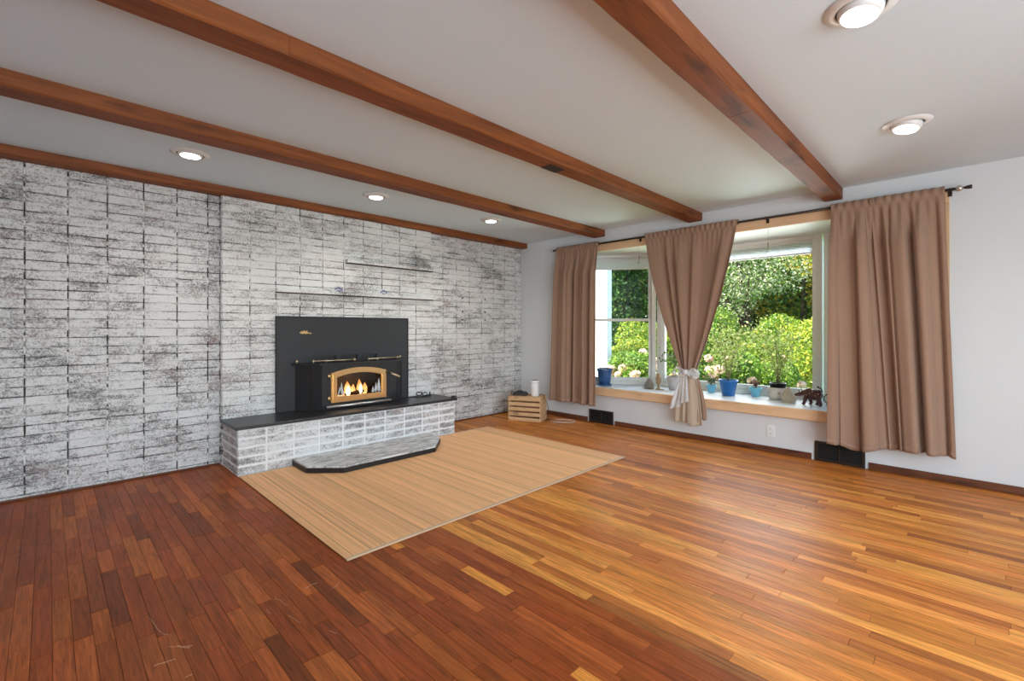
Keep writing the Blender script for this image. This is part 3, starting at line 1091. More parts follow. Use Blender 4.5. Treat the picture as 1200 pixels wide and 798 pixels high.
def curtain_panel(name, yt0, yt1, yb0, yb1, zb, n, seed, label, amp=0.030, hang=None, xoff=0.0, group=None, mid=0.0):
    """gathered on the rod pocket, falling into folds"""
    NU, NV = 220, 46
    rc_ = random.Random(seed + 50)
    nc = max(3, int(n * 2.0))
    CR = [((q + rc_.uniform(0.25, 0.75)) / nc, rc_.uniform(0.022, 0.042), rc_.uniform(0.020, 0.036), rc_.uniform(-0.03, 0.03)) for q in range(nc)]
    P = []
    for i in range(NU + 1):
        u = i / NU
        row = []
        for j in range(NV + 1):
            v = j / NV
            z = (ZR + 0.030) + (zb + (hang(u) if hang else 0) - (ZR + 0.030)) * v
            e = v ** 0.9
            y = (yt0 + (yt1 - yt0) * u) * (1 - e) + (yb0 + (yb1 - yb0) * u) * e
            depth = (ZR + 0.030) - z
            k = min(1.0, max(0.0, (depth - 0.03) / 0.35))
            fold = pleat(u, seed, n) * amp * (0.25 + 0.75 * k) * (1.0 + 0.25 * v)
            ruff = math.sin(2 * PI * n * 3.1 * u + seed) * 0.009 * (1 - k)
            base = XR - 0.012 - amp * 0.85 * k
            crease = sum(d_ * math.exp(-((u - c_ - s_ * v) / w_) ** 2) for c_, d_, w_, s_ in CR)
            x = base + fold * k + ruff + xoff * v + crease * k * (0.6 + 0.4 * v)
            if depth < 0.075:      # rod pocket wraps in front of the pole
                x = XR - 0.018 - 0.008 * math.sin(2 * PI * n * 3.1 * u + seed) - 0.006 * math.sin(PI * depth / 0.075)
            x = min(x, XW - 0.052)
            y += 0.010 * math.cos(2 * PI * n * u + seed) * k
            row.append((x, y, z))
        P.append(row)
    g = MB(); g.grid(P)
    t = thing('curtain', (XR, (yb0 + yb1) / 2, zb), label, 'curtain', group)
    o = build(g, 'cloth', MT['curtain'], t)
    solid(o)
    # hem fold at the bottom
    hz = 0.045
    Q = []
    for i in range(NU + 1):
        p = P[i][NV]
        q = P[i][NV - 1]
        Q.append([(p[0] - 0.0035, p[1], p[2]), (q[0] - 0.0035, q[1], p[2] + hz)])
    g = MB(); g.grid(Q)
    solid(build(g, 'hem', MT['curtain'], t), 0.0015)
    # back of the rod pocket
    g = MB()
    Q = [[(XR + 0.012 + 0.003 * math.sin(2 * PI * n * 3.1 * i / NU + seed), yt0 + (yt1 - yt0) * i / NU, ZR + 0.030 - 0.05 * j) for j in range(2)] for i in range(NU + 1)]
    g.grid(Q)
    solid(build(g, 'rod_pocket', MT['curtain'], t), 0.0015)
    return t
curtain_panel('curtain', 3.972, 3.300, 4.050, 3.300, 0.232, 4.3, 3, 'taupe curtain panel hanging straight beside the white corner and the crate', 0.044, xoff=-0.004)
curtain_panel('curtain', 0.868, 0.575, 0.885, 0.440, 0.188, 1.6, 21, 'narrow taupe curtain panel covering the right-hand edge of the open bay', 0.055, hang=lambda u: 0.025 - 0.05 * math.exp(-((u - 0.45) / 0.25) ** 2), xoff=-0.012)
curtain_panel('curtain', 0.600, 0.140, 0.470, 0.070, 0.205, 2.6, 8, 'wide taupe curtain panel under the rod finial against the pale wall', 0.052, hang=lambda u: 0.02 * math.sin(3 * u), xoff=0.004)

# tied-back middle curtain
t = thing('tied_curtain', (XR, 2.13, 0.166), 'taupe curtain gathered and tied in the middle with a white sheer ribbon', 'curtain')
NU, NV = 130, 60
TY, TZ = 2.142, 0.735
P = []
for i in range(NU + 1):
    u = i / NU
    row = []
    for j in range(NV + 1):
        v = j / NV
        z = (ZR + 0.030) + (TZ - ZR - 0.030) * v
        yt = 2.660 + (1.645 - 2.660) * u
        w = 0.155
        ybm = TY + w / 2 - w * u
        e = v ** 1.12
        e = e * e * 0.25 + e * 0.75
        y = yt * (1 - e) + ybm * e
        depth = ZR + 0.030 - z
        k = min(1.0, max(0.0, (depth - 0.03) / 0.35))
        am = 0.036 * (1 - 0.30 * v)
        x = XR - 0.020 + pleat(u, 33, 5.0) * am * k + math.sin(2 * PI * 19 * u) * 0.005 * (1 - k)
        # gathering bulges towards the middle
        x += -0.035 * e * math.cos((u - 0.5) * PI)
        if depth < 0.075:
            x = XR - 0.018 - 0.008 * math.sin(2 * PI * 19 * u) - 0.006 * math.sin(PI * depth / 0.075)
        row.append((min(x, XW - 0.055), y, z))
    P.append(row)
g = MB(); g.grid(P)
solid(build(g, 'cloth', MT['curtain'], t))
g = MB()
g.grid([[(XR + 0.012, 2.660 + (1.645 - 2.660) * i / 60, ZR + 0.030 - 0.05 * j) for j in range(2)] for i in range(61)])
solid(build(g, 'rod_pocket', MT['curtain'], t), 0.0015)
# flared tail below the knot, showing its pale lining
def tail(y0, y1, yb0, yb1, zt, zb_l, zb_r, xb, seed, n, mat, name, amp=0.022):
    NU, NV = 60, 24
    P = []
    for i in range(NU + 1):
        u = i / NU
        row = []
        for j in range(NV + 1):
            v = j / NV
            zb = zb_l + (zb_r - zb_l) * u + 0.012 * math.sin(9 * u + seed)
            z = zt + (zb - zt) * v
            e = math.sin(v * PI / 2) ** 0.9
            y = (y0 + (y1 - y0) * u) * (1 - e) + (yb0 + (yb1 - yb0) * u) * e
            x = xb - 0.02 * math.cos((u - 0.5) * PI) + pleat(u, seed, n) * amp * (0.4 + 0.6 * v)
            row.append((min(x, XW - 0.056), y, z))
        P.append(row)
    g = MB(); g.grid(P)
    return solid(build(g, name, mat, t), 0.0018)
tail(TY + 0.070, TY - 0.075, 2.285, 1.985, TZ, 0.195, 0.172, XR - 0.045, 5, 3.2, MT['lining'], 'lining_tail')
tail(TY - 0.010, TY - 0.080, 2.080, 1.945, TZ, 0.20, 0.26, XR - 0.020, 9, 1.6, MT['curtain'], 'cloth_tail', 0.018)

t = thing('ribbon_tie', (XR - 0.06, TY, 0.30), 'white sheer ribbon knotted round the tied curtain with long tails', 'ribbon')
m = MB()
prof = []
for i in range(40):
    a = 2 * PI * i / 40
    row = []
    for j in range(7):
        s = (j - 3) / 3
        rx, ry = 0.062 + 0.006 * math.sin(5 * a + j), 0.100 + 0.006 * math.cos(4 * a + j)
        row.append((XR - 0.040 + rx * math.cos(a), TY + ry * math.sin(a) * (1 + 0.10 * abs(s)), TZ + s * 0.034 + 0.012 * math.sin(a)))
    prof.append(row)
m.grid(prof, wrap=True)
solid(build(m, 'band', MT['sheer'], t), 0.0012)
# bow loops
for sgn, yy, zz, tl in ((1, 0.030, 0.010, 0.4), (-1, -0.075, -0.005, -0.5)):
    m = MB()
    rows = []
    for i in range(28):
        a = 2 * PI * i / 28
        row = []
        for j in range(6):
            s = (j - 2.5) / 2.5
            r = 0.052 * (1 + 0.15 * math.sin(3 * a + j * 0.8))
            row.append((XR - 0.125 - 0.020 * s + 0.016 * math.sin(2 * a), TY + yy * 0.8 + sgn * r * 0.7 + r * math.cos(a), TZ + zz + (r * 0.85) * math.sin(a) + 0.010 * s))
        rows.append(row)
    m.grid(rows, wrap=True)
    solid(build(m, 'loop', MT['sheer'], t), 0.0012)
m = MB(); m.ball((XR - 0.115, TY - 0.008, TZ), (0.026, 0.030, 0.030), 14, 10)
build(m, 'knot', MT['plastic_white'], t)
for k, (yb0, yb1, zb, sd) in enumerate(((2.330, 2.190, 0.335, 2), (2.215, 2.105, 0.40, 6))):
    NU, NV = 30, 24
    P = []
    for i in range(NU + 1):
        u = i / NU
        row = []
        for j in range(NV + 1):
            v = j / NV
            z = TZ - 0.01 + (zb + 0.04 * u - TZ) * v
            y = (TY + 0.03 - 0.05 * u) * (1 - v ** 0.8) + (yb0 + (yb1 - yb0) * u) * v ** 0.8
            x = XR - 0.108 - 0.012 * k + 0.012 * math.sin(2 * PI * 2.2 * u + sd) * (0.3 + v)
            row.append((x, y, z))
        P.append(row)
    g = MB(); g.grid(P)
    solid(build(g, 'ribbon_tail', MT['sheer'], t), 0.001)

# hooks hanging in the bay opening
for y, z0, z1, lab in ((2.800, 2.176, 1.985, 'thin wire plant hook hanging before the angled window'), (1.405, 2.176, 1.955, 'thin wire plant hook hanging before the wide middle window')):
    t = thing('plant_hook', (XW + 0.02, y, z1), lab, 'hook', 'plant hooks')
    m = MB(); m.tube([(XW + 0.02, y, z0 - 0.0005), (XW + 0.02, y + 0.001, z1 + 0.06)], 0.0016, 6); build(m, 'wire', MT['silver'], t)
    m = MB(); m.tube([(XW + 0.02, y, z1 + 0.085), (XW + 0.02, y, z1 + 0.05)], [0.0035, 0.0035], 8); build(m, 'swivel', MT['bronze'], t)
    m = MB(); m.tube([(XW + 0.02, y, z1 + 0.05), (XW + 0.02, y + 0.002, z1 + 0.025), (XW + 0.02, y + 0.014, z1 + 0.008), (XW + 0.02, y + 0.020, z1 + 0.0), (XW + 0.02, y + 0.012, z1 - 0.008), (XW + 0.02, y - 0.004, z1 - 0.004), (XW + 0.02, y - 0.008, z1 + 0.008)], 0.0022, 6)
    build(m, 'hook', MT['bronze'], t)

# ------------------------------------------------------------------ wood stove insert
t = thing('wood_stove', (2.24, 4.55, 0.405), 'black wood stove insert with arched brass door and burning fire', 'stove')
SX0, SX1, SZ1 = 1.518, 2.958, 1.318
SY = YC - 0.022
VZ0, VZ1 = 0.884, 0.926
vents = ((1.880, 2.100), (2.145, 2.335), (2.375, 2.560))
g = MB()
x = SX0
xs = []
g.box(SX0, SX1, SY, YC - 0.0015, VZ1, SZ1)
for a, b in vents:
    xs.append((x, a)); x = b
xs.append((x, SX1))
for a, b in xs:
    g.box(a, b, SY, YC - 0.0015, VZ0, VZ1)
g.box(SX0, 1.72, SY, YC - 0.0015, 0.4055, VZ0)
g.box(2.84, SX1, SY, YC - 0.0015, 0.4055, VZ0)
g.box(1.72, 2.84, SY, YC - 0.0015, 0.80, VZ0)
build(g, 'surround', MT['black_panel'], t)
for sx in (SX0 + 0.004, SX1 - 0.004):
    m = MB(); m.bbox(sx - 0.005, sx + 0.005, SY - 0.006, SY + 0.001, 0.4055, SZ1, 0.002)
    build(m, 'surround_edge', MT['black_metal'], t)
m = MB(); m.bbox(SX0, SX1, SY - 0.006, SY + 0.001, SZ1 - 0.010, SZ1 + 0.001, 0.002)
build(m, 'surround_edge', MT['black_metal'], t)
# firebox cheeks: bay shaped body
FX0, FX1, FYF = 1.875, 2.615, 4.452
BXa, BXb = 1.690, 2.870
ZB0, ZB1 = 0.4058, 0.842
DX0, DX1, DZ0, DZS, DZA = 1.958, 2.560, 0.470, 0.760, 0.806   # door
for nm, p0, p1 in (('cheek', (BXa, SY - 0.0005), (FX0, FYF)), ('cheek', (FX1, FYF), (BXb, SY - 0.0005))):
    m = MB()
    d = Vector((p1[0] - p0[0], p1[1] - p0[1], 0)).normalized()
    nn = Vector((d.y, -d.x, 0))
    if nn.y > 0: nn = -nn
    a = Vector((*p0, 0)); b = Vector((*p1, 0))
    q = -nn * 0.012
    m.prism([(a.x, a.y), (b.x, b.y), (b.x + q.x, b.y + q.y), (a.x + q.x, a.y + q.y)], ZB0, ZB1)
    ck = build(m, nm, MT['black_metal'], t)
    # narrow raised rib on the cheek
    m = MB()
    e = a.lerp(b, 0.55); f2 = a.lerp(b, 0.60)
    m.prism([(e.x, e.y), (f2.x, f2.y), (f2.x + nn.x * 0.004, f2.y + nn.y * 0.004), (e.x + nn.x * 0.004, e.y + nn.y * 0.004)], ZB0 + 0.02, ZB1 - 0.03)
    build(m, 'rib', MT['bronze'], ck)
# front plate with the door opening
m = MB()
m.box(FX0, DX0 + 0.02, FYF, FYF + 0.012, ZB0 + 0.045, ZB1)
m.box(DX1 - 0.02, FX1, FYF, FYF + 0.012, ZB0 + 0.045, ZB1)
m.box(DX0 + 0.02, DX1 - 0.02, FYF, FYF + 0.012, ZB0 + 0.045, DZ0 + 0.02)
m.box(DX0 + 0.02, DX1 - 0.02, FYF, FYF + 0.012, DZS + 0.005, ZB1)
build(m, 'front_plate', MT['black_metal'], t)
m = MB()
m.box(FX0 + 0.004, FX1 - 0.004, FYF + 0.012, FYF + 0.02, ZB0, ZB0 + 0.046)
build(m, 'toe_plate', MT['black'], t)
# canopy shelf over the stove
can = [(BXa - 0.035, SY - 0.0005), (BXa - 0.035, SY - 0.03), (FX0 - 0.035, FYF - 0.028), (FX1 + 0.035, FYF - 0.028), (BXb + 0.035, SY - 0.03), (BXb + 0.035, SY - 0.0005)]
m = MB(); m.prism(can, 0.843, 0.862)
build(m, 'canopy', MT['black_metal'], t)
# firebox interior
m = MB()
m.box(1.90, 2.60, SY + 0.10, SY + 0.115, 0.44, 0.83)
m.box(1.885, 1.90, FYF + 0.013, SY + 0.115, 0.44, 0.83)
m.box(2.60, 2.615, FYF + 0.013, SY + 0.115, 0.44, 0.83)
m.box(1.885, 2.615, FYF + 0.013, SY + 0.115, 0.43, 0.445)
m.box(1.885, 2.615, FYF + 0.013, SY + 0.115, 0.83, 0.84)
build(m, 'firebox', MT['soot'], t)
# vent backs
m = MB(); m.box(1.86, 2.58, YC - 0.004, YC - 0.0018, VZ0 - 0.01, VZ1 + 0.01)
build(m, 'vent_back', MT['black'], t)

def arch(x0, x1, z0, zs, za, n=14):
    """outline: bottom-left, bottom-right, then the arched top from right to left"""
    pts = [(x0, z0), (x1, z0)]
    for i in range(n + 1):
        u = i / n
        pts.append((x1 + (x0 - x1) * u, zs + (za - zs) * (1 - (2 * u - 1) ** 2)))
    return pts
def arch_ring(m, o, i, y0, y1):
    n = len(o)
    vs = [(x, y0, z) for x, z in o] + [(x, y0, z) for x, z in i] + [(x, y1, z) for x, z in o] + [(x, y1, z) for x, z in i]
    fs = []
    for k in range(n):
        j = (k + 1) % n
        fs += [(k, j, n + j, n + k), (2 * n + k, 3 * n + k, 3 * n + j, 2 * n + j), (k, 2 * n + k, 2 * n + j, j), (n + k, n + j, 3 * n + j, 3 * n + k)]
    m.add(vs, fs)
m = MB()
o_ = arch(DX0, DX1, DZ0, DZS, DZA)
i1 = arch(DX0 + 0.020, DX1 - 0.020, DZ0 + 0.020, DZS - 0.012, DZA - 0.018)
i2 = arch(DX0 + 0.052, DX1 - 0.052, DZ0 + 0.050, DZS - 0.036, DZA - 0.045)
arch_ring(m, o_, i1, FYF - 0.012, FYF - 0.0005)
arch_ring(m, i1, i2, FYF - 0.026, FYF - 0.0005)
i3 = arch(DX0 + 0.060, DX1 - 0.060, DZ0 + 0.058, DZS - 0.043, DZA - 0.052)
arch_ring(m, i2, i3, FYF - 0.016, FYF - 0.0005)
door = build(m, 'door', MT['gold'], t)
door['label'] = 'arched polished brass door frame'
m = MB()
gl = arch(DX0 + 0.058, DX1 - 0.058, DZ0 + 0.056, DZS - 0.041, DZA - 0.050)
n = len(gl)
m.add([(x, FYF - 0.010, z) for x, z in gl] + [(x, FYF - 0.006, z) for x, z in gl],
      [tuple(range(n)), tuple(range(2 * n - 1, n - 1, -1))] + [(k, (k + 1) % n, n + (k + 1) % n, n + k) for k in range(n)])
pane = build(m, 'glass_pane', MT['stove_glass'], door)
# etched pine trees on the glass
for (tx, h, w_) in ((2.065, 0.135, 0.060), (2.045, 0.095, 0.045), (2.440, 0.110, 0.052), (2.472, 0.150, 0.060), (2.405, 0.070, 0.040)):
    m = MB()
    zb_ = DZ0 + 0.058
    pts = [(tx - 0.004, zb_), (tx + 0.004, zb_), (tx + 0.004, zb_ + 0.012)]
    lv = 4
    R_ = []
    for k in range(lv):
        zz = zb_ + 0.012 + (h - 0.012) * k / lv
        R_.append((w_ / 2 * (1 - k / lv), zz)); R_.append((w_ / 2 * (1 - (k + 0.75) / lv) * 0.7, zz + (h - 0.012) / lv * 0.9))
    pts += [(tx + r, z) for r, z in R_] + [(tx, zb_ + h)] + [(tx - r, z) for r, z in reversed(R_)] + [(tx - 0.004, zb_ + 0.012)]
    n = len(pts)
    m.add([(x, FYF - 0.0115, z) for x, z in pts] + [(x, FYF - 0.0102, z) for x, z in pts],
          [tuple(range(n)), tuple(range(2 * n - 1, n - 1, -1))] + [(k, (k + 1) % n, n + (k + 1) % n, n + k) for k in range(n)])
    build(m, 'etched_tree', MT['etch'], door)
for z in (0.515, 0.735):
    m = MB(); m.tube([(DX0 - 0.022, FYF - 0.012, z - 0.018), (DX0 - 0.022, FYF - 0.012, z + 0.018)], 0.011, 10)
    m.box(DX0 - 0.022, DX0 + 0.006, FYF - 0.012, FYF - 0.002, z - 0.010, z + 0.010)
    build(m, 'hinge', MT['gold'], door)
m = MB(); m.tube([(DX1 + 0.008, FYF - 0.014, 0.745), (DX1 + 0.008, FYF - 0.045, 0.735), (DX1 + 0.03, FYF - 0.06, 0.725)], 0.007, 8)
hd = build(m, 'latch', MT['bronze'], door)
m = MB(); m.tube([(DX1 + 0.028, FYF - 0.060, 0.726), (DX1 + 0.06, FYF - 0.075, 0.708), (DX1 + 0.115, FYF - 0.095, 0.680)], [0.008, 0.013, 0.011], 10)
build(m, 'handle', MT['brass'], door)
# ash lip
m = MB(); m.tube([(DX0 - 0.055, FYF - 0.040, 0.437), (DX1 + 0.040, FYF - 0.040, 0.437)], 0.013, 12)
m.box(DX0 - 0.03, DX1 + 0.02, FYF - 0.04, FYF + 0.012, 0.428, 0.438)
build(m, 'ash_lip', MT['silver'], t)
# brass gallery rails along the canopy
def rail(p0, p1, nm='gallery_rail'):
    p0 = Vector(p0); p1 = Vector(p1)
    m = MB(); m.tube([p0, p1], 0.006, 10)
    o = build(m, nm, MT['brass'], t)
    for k in (0.0, 0.30, 1.0):
        q = p0.lerp(p1, k)
        m = MB(); m.ball(q, 0.012, 12, 8); m.tube([q, (q.x, q.y, 0.8622)], 0.0045, 6)
        build(m, 'rail_post', MT['brass'], o)
rail((1.80, 4.468, 0.886), (2.205, 4.445, 0.886))
rail((2.36, 4.445, 0.886), (2.72, 4.478, 0.886))
for q in ((1.690, 4.590, 0.882), (2.800, 4.560, 0.886)):
    m = MB(); m.ball(q, 0.015, 12, 8); m.tube([q, (q[0], q[1], 0.8622)], 0.006, 8)
    build(m, 'finial', MT['brass'], t)
# small brass emblem on the panel
m = MB()
em = [(1.728, 1.158), (1.752, 1.176), (1.766, 1.170), (1.772, 1.184), (1.790, 1.172), (1.806, 1.182), (1.812, 1.160), (1.840, 1.158), (1.852, 1.146), (1.836, 1.149), (1.806, 1.150), (1.790, 1.145), (1.776, 1.152), (1.760, 1.146)]
n = len(em)
m.add([(x, SY - 0.003, z) for x, z in em] + [(x, SY - 0.0002, z) for x, z in em],
      [tuple(range(n)), tuple(range(2 * n - 1, n - 1, -1))] + [(k, (k + 1) % n, n + (k + 1) % n, n + k) for k in range(n)])
build(m, 'emblem', MT['gold'], t)
# fire: logs, embers and flames
LOGLAB = ['thick charred log lying at the back of the fire', 'thinner charred log lying along the front of the fire', 'charred log laid across the top of the fire', 'short slanting charred log on the fire beside the door latch']
logs = [((1.99, 4.60, 0.470), (2.50, 4.62, 0.480), 0.030), ((2.03, 4.54, 0.468), (2.46, 4.53, 0.474), 0.026),
        ((2.06, 4.57, 0.515), (2.40, 4.60, 0.535), 0.025), ((2.20, 4.55, 0.520), (2.48, 4.60, 0.560), 0.022)]
for (p0, p1, r), llab in zip(logs, LOGLAB):
    lg_o = thing('firewood_log', ((p0[0] + p1[0]) / 2, (p0[1] + p1[1]) / 2, min(p0[2], p1[2]) - r), llab, 'log', 'logs in the fire')
    pts = [Vector(p0).lerp(Vector(p1), k / 6) + Vector((0, random.uniform(-.004, .004), random.uniform(-.004, .004))) for k in range(7)]
    m = MB(); m.tube(pts, [r * random.uniform(0.88, 1.1) for _ in pts], 9)
    build(m, 'bark', MT['log'], lg_o)
t = thing('fire', (2.24, 4.56, 0.446), 'yellow flames rising from embers inside the stove', 'fire')
m = MB()
for k in range(60):
    m.ball((random.uniform(2.03, 2.46), random.uniform(4.50, 4.66), random.uniform(0.447, 0.462)), (random.uniform(.008, .018), random.uniform(.008, .018), random.uniform(.006, .012)), 6, 4)
e_o = build(m, 'embers', MT['ember'], t); e_o['kind'] = 'stuff'
def flame(x, y, z, h, r, mat, nm):
    m = MB()
    prof = []
    sd = random.uniform(0, 6)
    rows = []
    for k in range(12):
        v = k / 11
        rr = r * (math.sin(PI * (0.12 + 0.88 * v) ** 0.8) ** 0.9 if v < 1 else 0) + 0.0006
        cxk = x + 0.25 * r * math.sin(3.2 * v + sd) + 0.5 * r * v * math.sin(sd)
        row = [(cxk + rr * (1 + 0.28 * math.sin(3 * i + 5 * v + sd)) * math.cos(2 * PI * i / 10), y + 0.6 * rr * math.sin(2 * PI * i / 10), z + h * (v + 0.05 * math.sin(2.2 * i + sd) * (1 - v))) for i in range(10)]
        rows.append(row)
    m.grid([[rows[k][i] for k in range(12)] for i in range(10)], wrap=True)
    return build(m, nm, mat, t)
for (x, y, z, h, r) in ((2.190, 4.57, 0.51, 0.150, 0.032), (2.315, 4.57, 0.52, 0.150, 0.030), (2.120, 4.56, 0.49, 0.085, 0.026), (2.255, 4.58, 0.51, 0.11, 0.026), (2.385, 4.57, 0.51, 0.12, 0.024), (2.085, 4.55, 0.48, 0.055, 0.018)):
    flame(x, y, z, h, r, MT['flame'], 'flame')
for (x, y, z, h, r) in ((2.190, 4.545, 0.515, 0.100, 0.020), (2.315, 4.545, 0.525, 0.095, 0.018)):
    flame(x, y, z, h, r, MT['flame_core'], 'flame_core')
d = bpy.data.lights.new('fire_light', 'POINT'); d.energy = 1.3; d.color = (1.0, 0.5, 0.18); d.shadow_soft_size = 0.05
o = bpy.data.objects.new('fire_light', d); link(o, t); o.location = (0, 0.01, 0.2)

# cord and plug on the hearth
cord = MB()
pts = [(2.95, 4.60, 0.4105), (3.02, 4.58, 0.4105), (3.07, 4.55, 0.425), (3.10, 4.57, 0.45), (3.06, 4.60, 0.452), (3.03, 4.57, 0.430), (3.08, 4.53, 0.4105), (3.14, 4.53, 0.425), (3.16, 4.57, 0.446), (3.12, 4.59, 0.43), (3.12, 4.55, 0.4105), (3.18, 4.54, 0.4105)]
def smoothpts(p, n=6):
    out = []
    P = [Vector(q) for q in p]
    for i in range(len(P) - 1):
        p0, p1, p2, p3 = P[max(i - 1, 0)], P[i], P[i + 1], P[min(i + 2, len(P) - 1)]
        for k in range(n):
            s = k / n
            out.append(0.5 * ((2 * p1) + (p2 - p0) * s + (2 * p0 - 5 * p1 + 4 * p2 - p3) * s * s + (3 * p1 - p0 - 3 * p2 + p3) * s ** 3))
    out.append(P[-1])
    return out
cord.tube(smoothpts(pts), 0.0055, 8)
t = thing('extension_cord', (3.06, 4.57, 0.405), 'coiled black power cord lying on the slate hearth top', 'cord')
build(cord, 'cable', MT['black'], t)
m = MB(); m.bbox(3.175, 3.205, 4.53, 4.552, 0.4056, 0.425, 0.003); m.tube([(3.19, 4.541, 0.424), (3.20, 4.545, 0.455)], [0.010, 0.006], 8)
build(m, 'plug', MT['black'], t)
t = thing('blower_plug', (3.305, 4.22, 0.405), 'black plug resting at the outer corner of the hearth slab', 'plug')
m = MB(); m.bbox(3.262, 3.308, 4.198, 4.226, 0.4055, 0.430, 0.004); build(m, 'body', MT['black'], t)
for yy in (4.205, 4.219):
    m = MB(); m.box(3.3075, 3.332, yy - 0.003, yy + 0.003, 0.412, 0.422); build(m, 'prong', MT['black'], t)

# little blue marks on the brick and the screws
for (x, z, lab) in ((2.135, 1.615, 'blue arrow-shaped clip on the lower ledge, the one nearer the side bay with the lamp'), (2.655, 1.612, 'blue arrow-shaped clip on the lower ledge under the upper ledge')):
    t = thing('blue_clip', (x, YC - 0.003, z - 0.025), lab, 'clip')
    for s in (-1, 1):
        m = MB()
        A = [(x, z + 0.020), (x + s * 0.045, z - 0.008), (x + s * 0.040, z - 0.016), (x, z + 0.006)]
        m.add([(a, YC - 0.006, b) for a, b in A] + [(a, YC - 0.0015, b) for a, b in A], [(0, 1, 2, 3), (7, 6, 5, 4)] + [(k, (k + 1) % 4, 4 + (k + 1) % 4, 4 + k) for k in range(4)])
        build(m, 'wing', MT['blue_mark'], t)
    m = MB(); m.box(x - 0.020, x + 0.020, YC - 0.006, YC - 0.0015, z - 0.026, z - 0.019); build(m, 'bar', MT['blue_mark'], t)
for (x, z, lv) in ((3.835, 1.600, 'topmost'), (4.225, 1.600, 'topmost'), (3.835, 1.425, 'middle'), (4.225, 1.425, 'middle'), (3.825, 1.315, 'lowest'), (4.225, 1.315, 'lowest')):
    m = MB()
    m.lathe([(0.012, 0), (0.012, 0.004), (0.006, 0.010)], 0, 0, 0, 8, Matrix.Translation((x, YB + 0.001, z)) @ Matrix.Rotation(PI / 2, 4, 'X'))
    tag(build(m, 'wall_anchor', MT['black'], origin=(x, YB, z)), 'small dark screw anchor of the ' + lv + ' pair in the brick by the corner', 'screw', lv + ' anchors in the brick')

# ------------------------------------------------------------------ rug
t = thing('bamboo_rug', ((RUG[0] + RUG[1]) / 2, (RUG[2] + RUG[3]) / 2, 0), 'large tan bamboo slat rug lying in front of the hearth', 'rug')
g = MB(); g.box(RUG[0] + 0.002, RUG[1] - 0.002, RUG[2] + 0.002, RUG[3] - 0.002, 0.0008, 0.0055)
build(g, 'backing', MT['rug_base'], t)
ns = 268
sw = (RUG[1] - RUG[0]) / ns
vs, fs, cs = [], [], []
tx, ty = (RUG[0] + RUG[1]) / 2, (RUG[2] + RUG[3]) / 2
rr = random.Random(3)
slow = [rr.uniform(-1, 1) for _ in range(40)]
for k in range(ns):
    x0 = RUG[0] + sw * k + 0.0006
    x1_ = x0 + sw - 0.0012
    z1 = 0.0102 + rr.uniform(-0.0004, 0.0004)
    n = len(vs)
    for (e, z) in ((0, 0.0055), (0, z1 - 0.0012), (0.0016, z1)):
        vs += [(x0 + e - tx, RUG[2] + 0.022 - ty, z), (x1_ - e - tx, RUG[2] + 0.022 - ty, z), (x1_ - e - tx, RUG[3] - 0.022 - ty, z), (x0 + e - tx, RUG[3] - 0.022 - ty, z)]
    fs += [tuple(q + n for q in f) for f in BF]
    q = rr.random()
    base = np.array([0.90, 0.51, 0.245]) * (1 + 0.05 * slow[k * 40 // ns]) * (rr.uniform(0.88, 1.08) if q < 0.9 else rr.uniform(0.62, 0.82))
    cs += [(*base, 1)] * 12
me = tone_mesh('slats', vs, fs, cs, MT['rug'])
o = bpy.data.objects.new('slats', me); link(o, t); o['kind'] = 'stuff'
for ya, yb_ in ((RUG[2], RUG[2] + 0.024), (RUG[3] - 0.024, RUG[3])):
    m = MB(); m.bbox(RUG[0], RUG[1], ya, yb_, 0.0008, 0.0112, 0.003); build(m, 'binding', MT['rug_edge'], t)

# ------------------------------------------------------------------ crate with routers
ang = math.atan2(-(3.90 - 4.31), -(4.444 - 4.27))
fl = Vector((4.262, 4.305, 0)); fr = Vector((4.440, 3.895, 0))
dx = (fr - fl).normalized()
dy = Vector((-dx.y, dx.x, 0))          # away from the camera
if dy.x < 0: dy = -dy
MC = Matrix(((dx.x, dy.x, 0, fl.x), (dx.y, dy.y, 0, fl.y), (0, 0, 1, 0), (0, 0, 0, 1)))
CL, CD, CH = 0.447, 0.27, 0.318
t = thing('wooden_crate', tuple(MC @ Vector((CL / 2, CD / 2, 0))), 'upturned pine slat crate on the floor in the white corner', 'crate')
for x0, x1_ in ((0, 0.018), (CL - 0.018, CL)):
    m = MB(); m.bbox(x0, x1_, 0.0105, CD - 0.0105, 0.0008, CH - 0.011, 0.002, MC); build(m, 'end_panel', MT['crate'], t)
sh = 0.045
for r in range(5):
    z0 = 0.0008 + r * (CH - 0.012 - sh) / 4
    for y0, y1_ in ((0, 0.010), (CD - 0.010, CD)):
        m = MB(); m.bbox(0, CL, y0, y1_, z0, z0 + sh, 0.002, MC); build(m, 'slat', MT['crate'], t)
for k in range(4):
    y0 = k * (CD - 0.06) / 3
    m = MB(); m.bbox(0, CL, y0, y0 + 0.06, CH - 0.0105, CH, 0.002, MC); build(m, 'top_slat', MT['crate'], t)
# white cylinder router
c = MC @ Vector((0.335, 0.11, CH))
t = thing('mesh_router', tuple(c), 'white cylindrical wireless router standing on the crate', 'router')
m = MB(); m.lathe([(0.050, 0.0008), (0.053, 0.006), (0.053, 0.200), (0.047, 0.206), (0.020, 0.207)], c.x, c.y, CH, 32); build(m, 'body', MT['plastic_white'], t)
m = MB(); m.lathe([(0.044, 0.2065), (0.044, 0.2085), (0.01, 0.2085)], c.x, c.y, CH, 28); build(m, 'top_vent', MT['lamp_gap'], t)
m = MB(); m.lathe([(0.0533, 0.172), (0.0537, 0.1725), (0.0537, 0.1745), (0.0533, 0.175)], c.x, c.y, CH, 32, close=True); build(m, 'seam', MT['lamp_gap'], t)
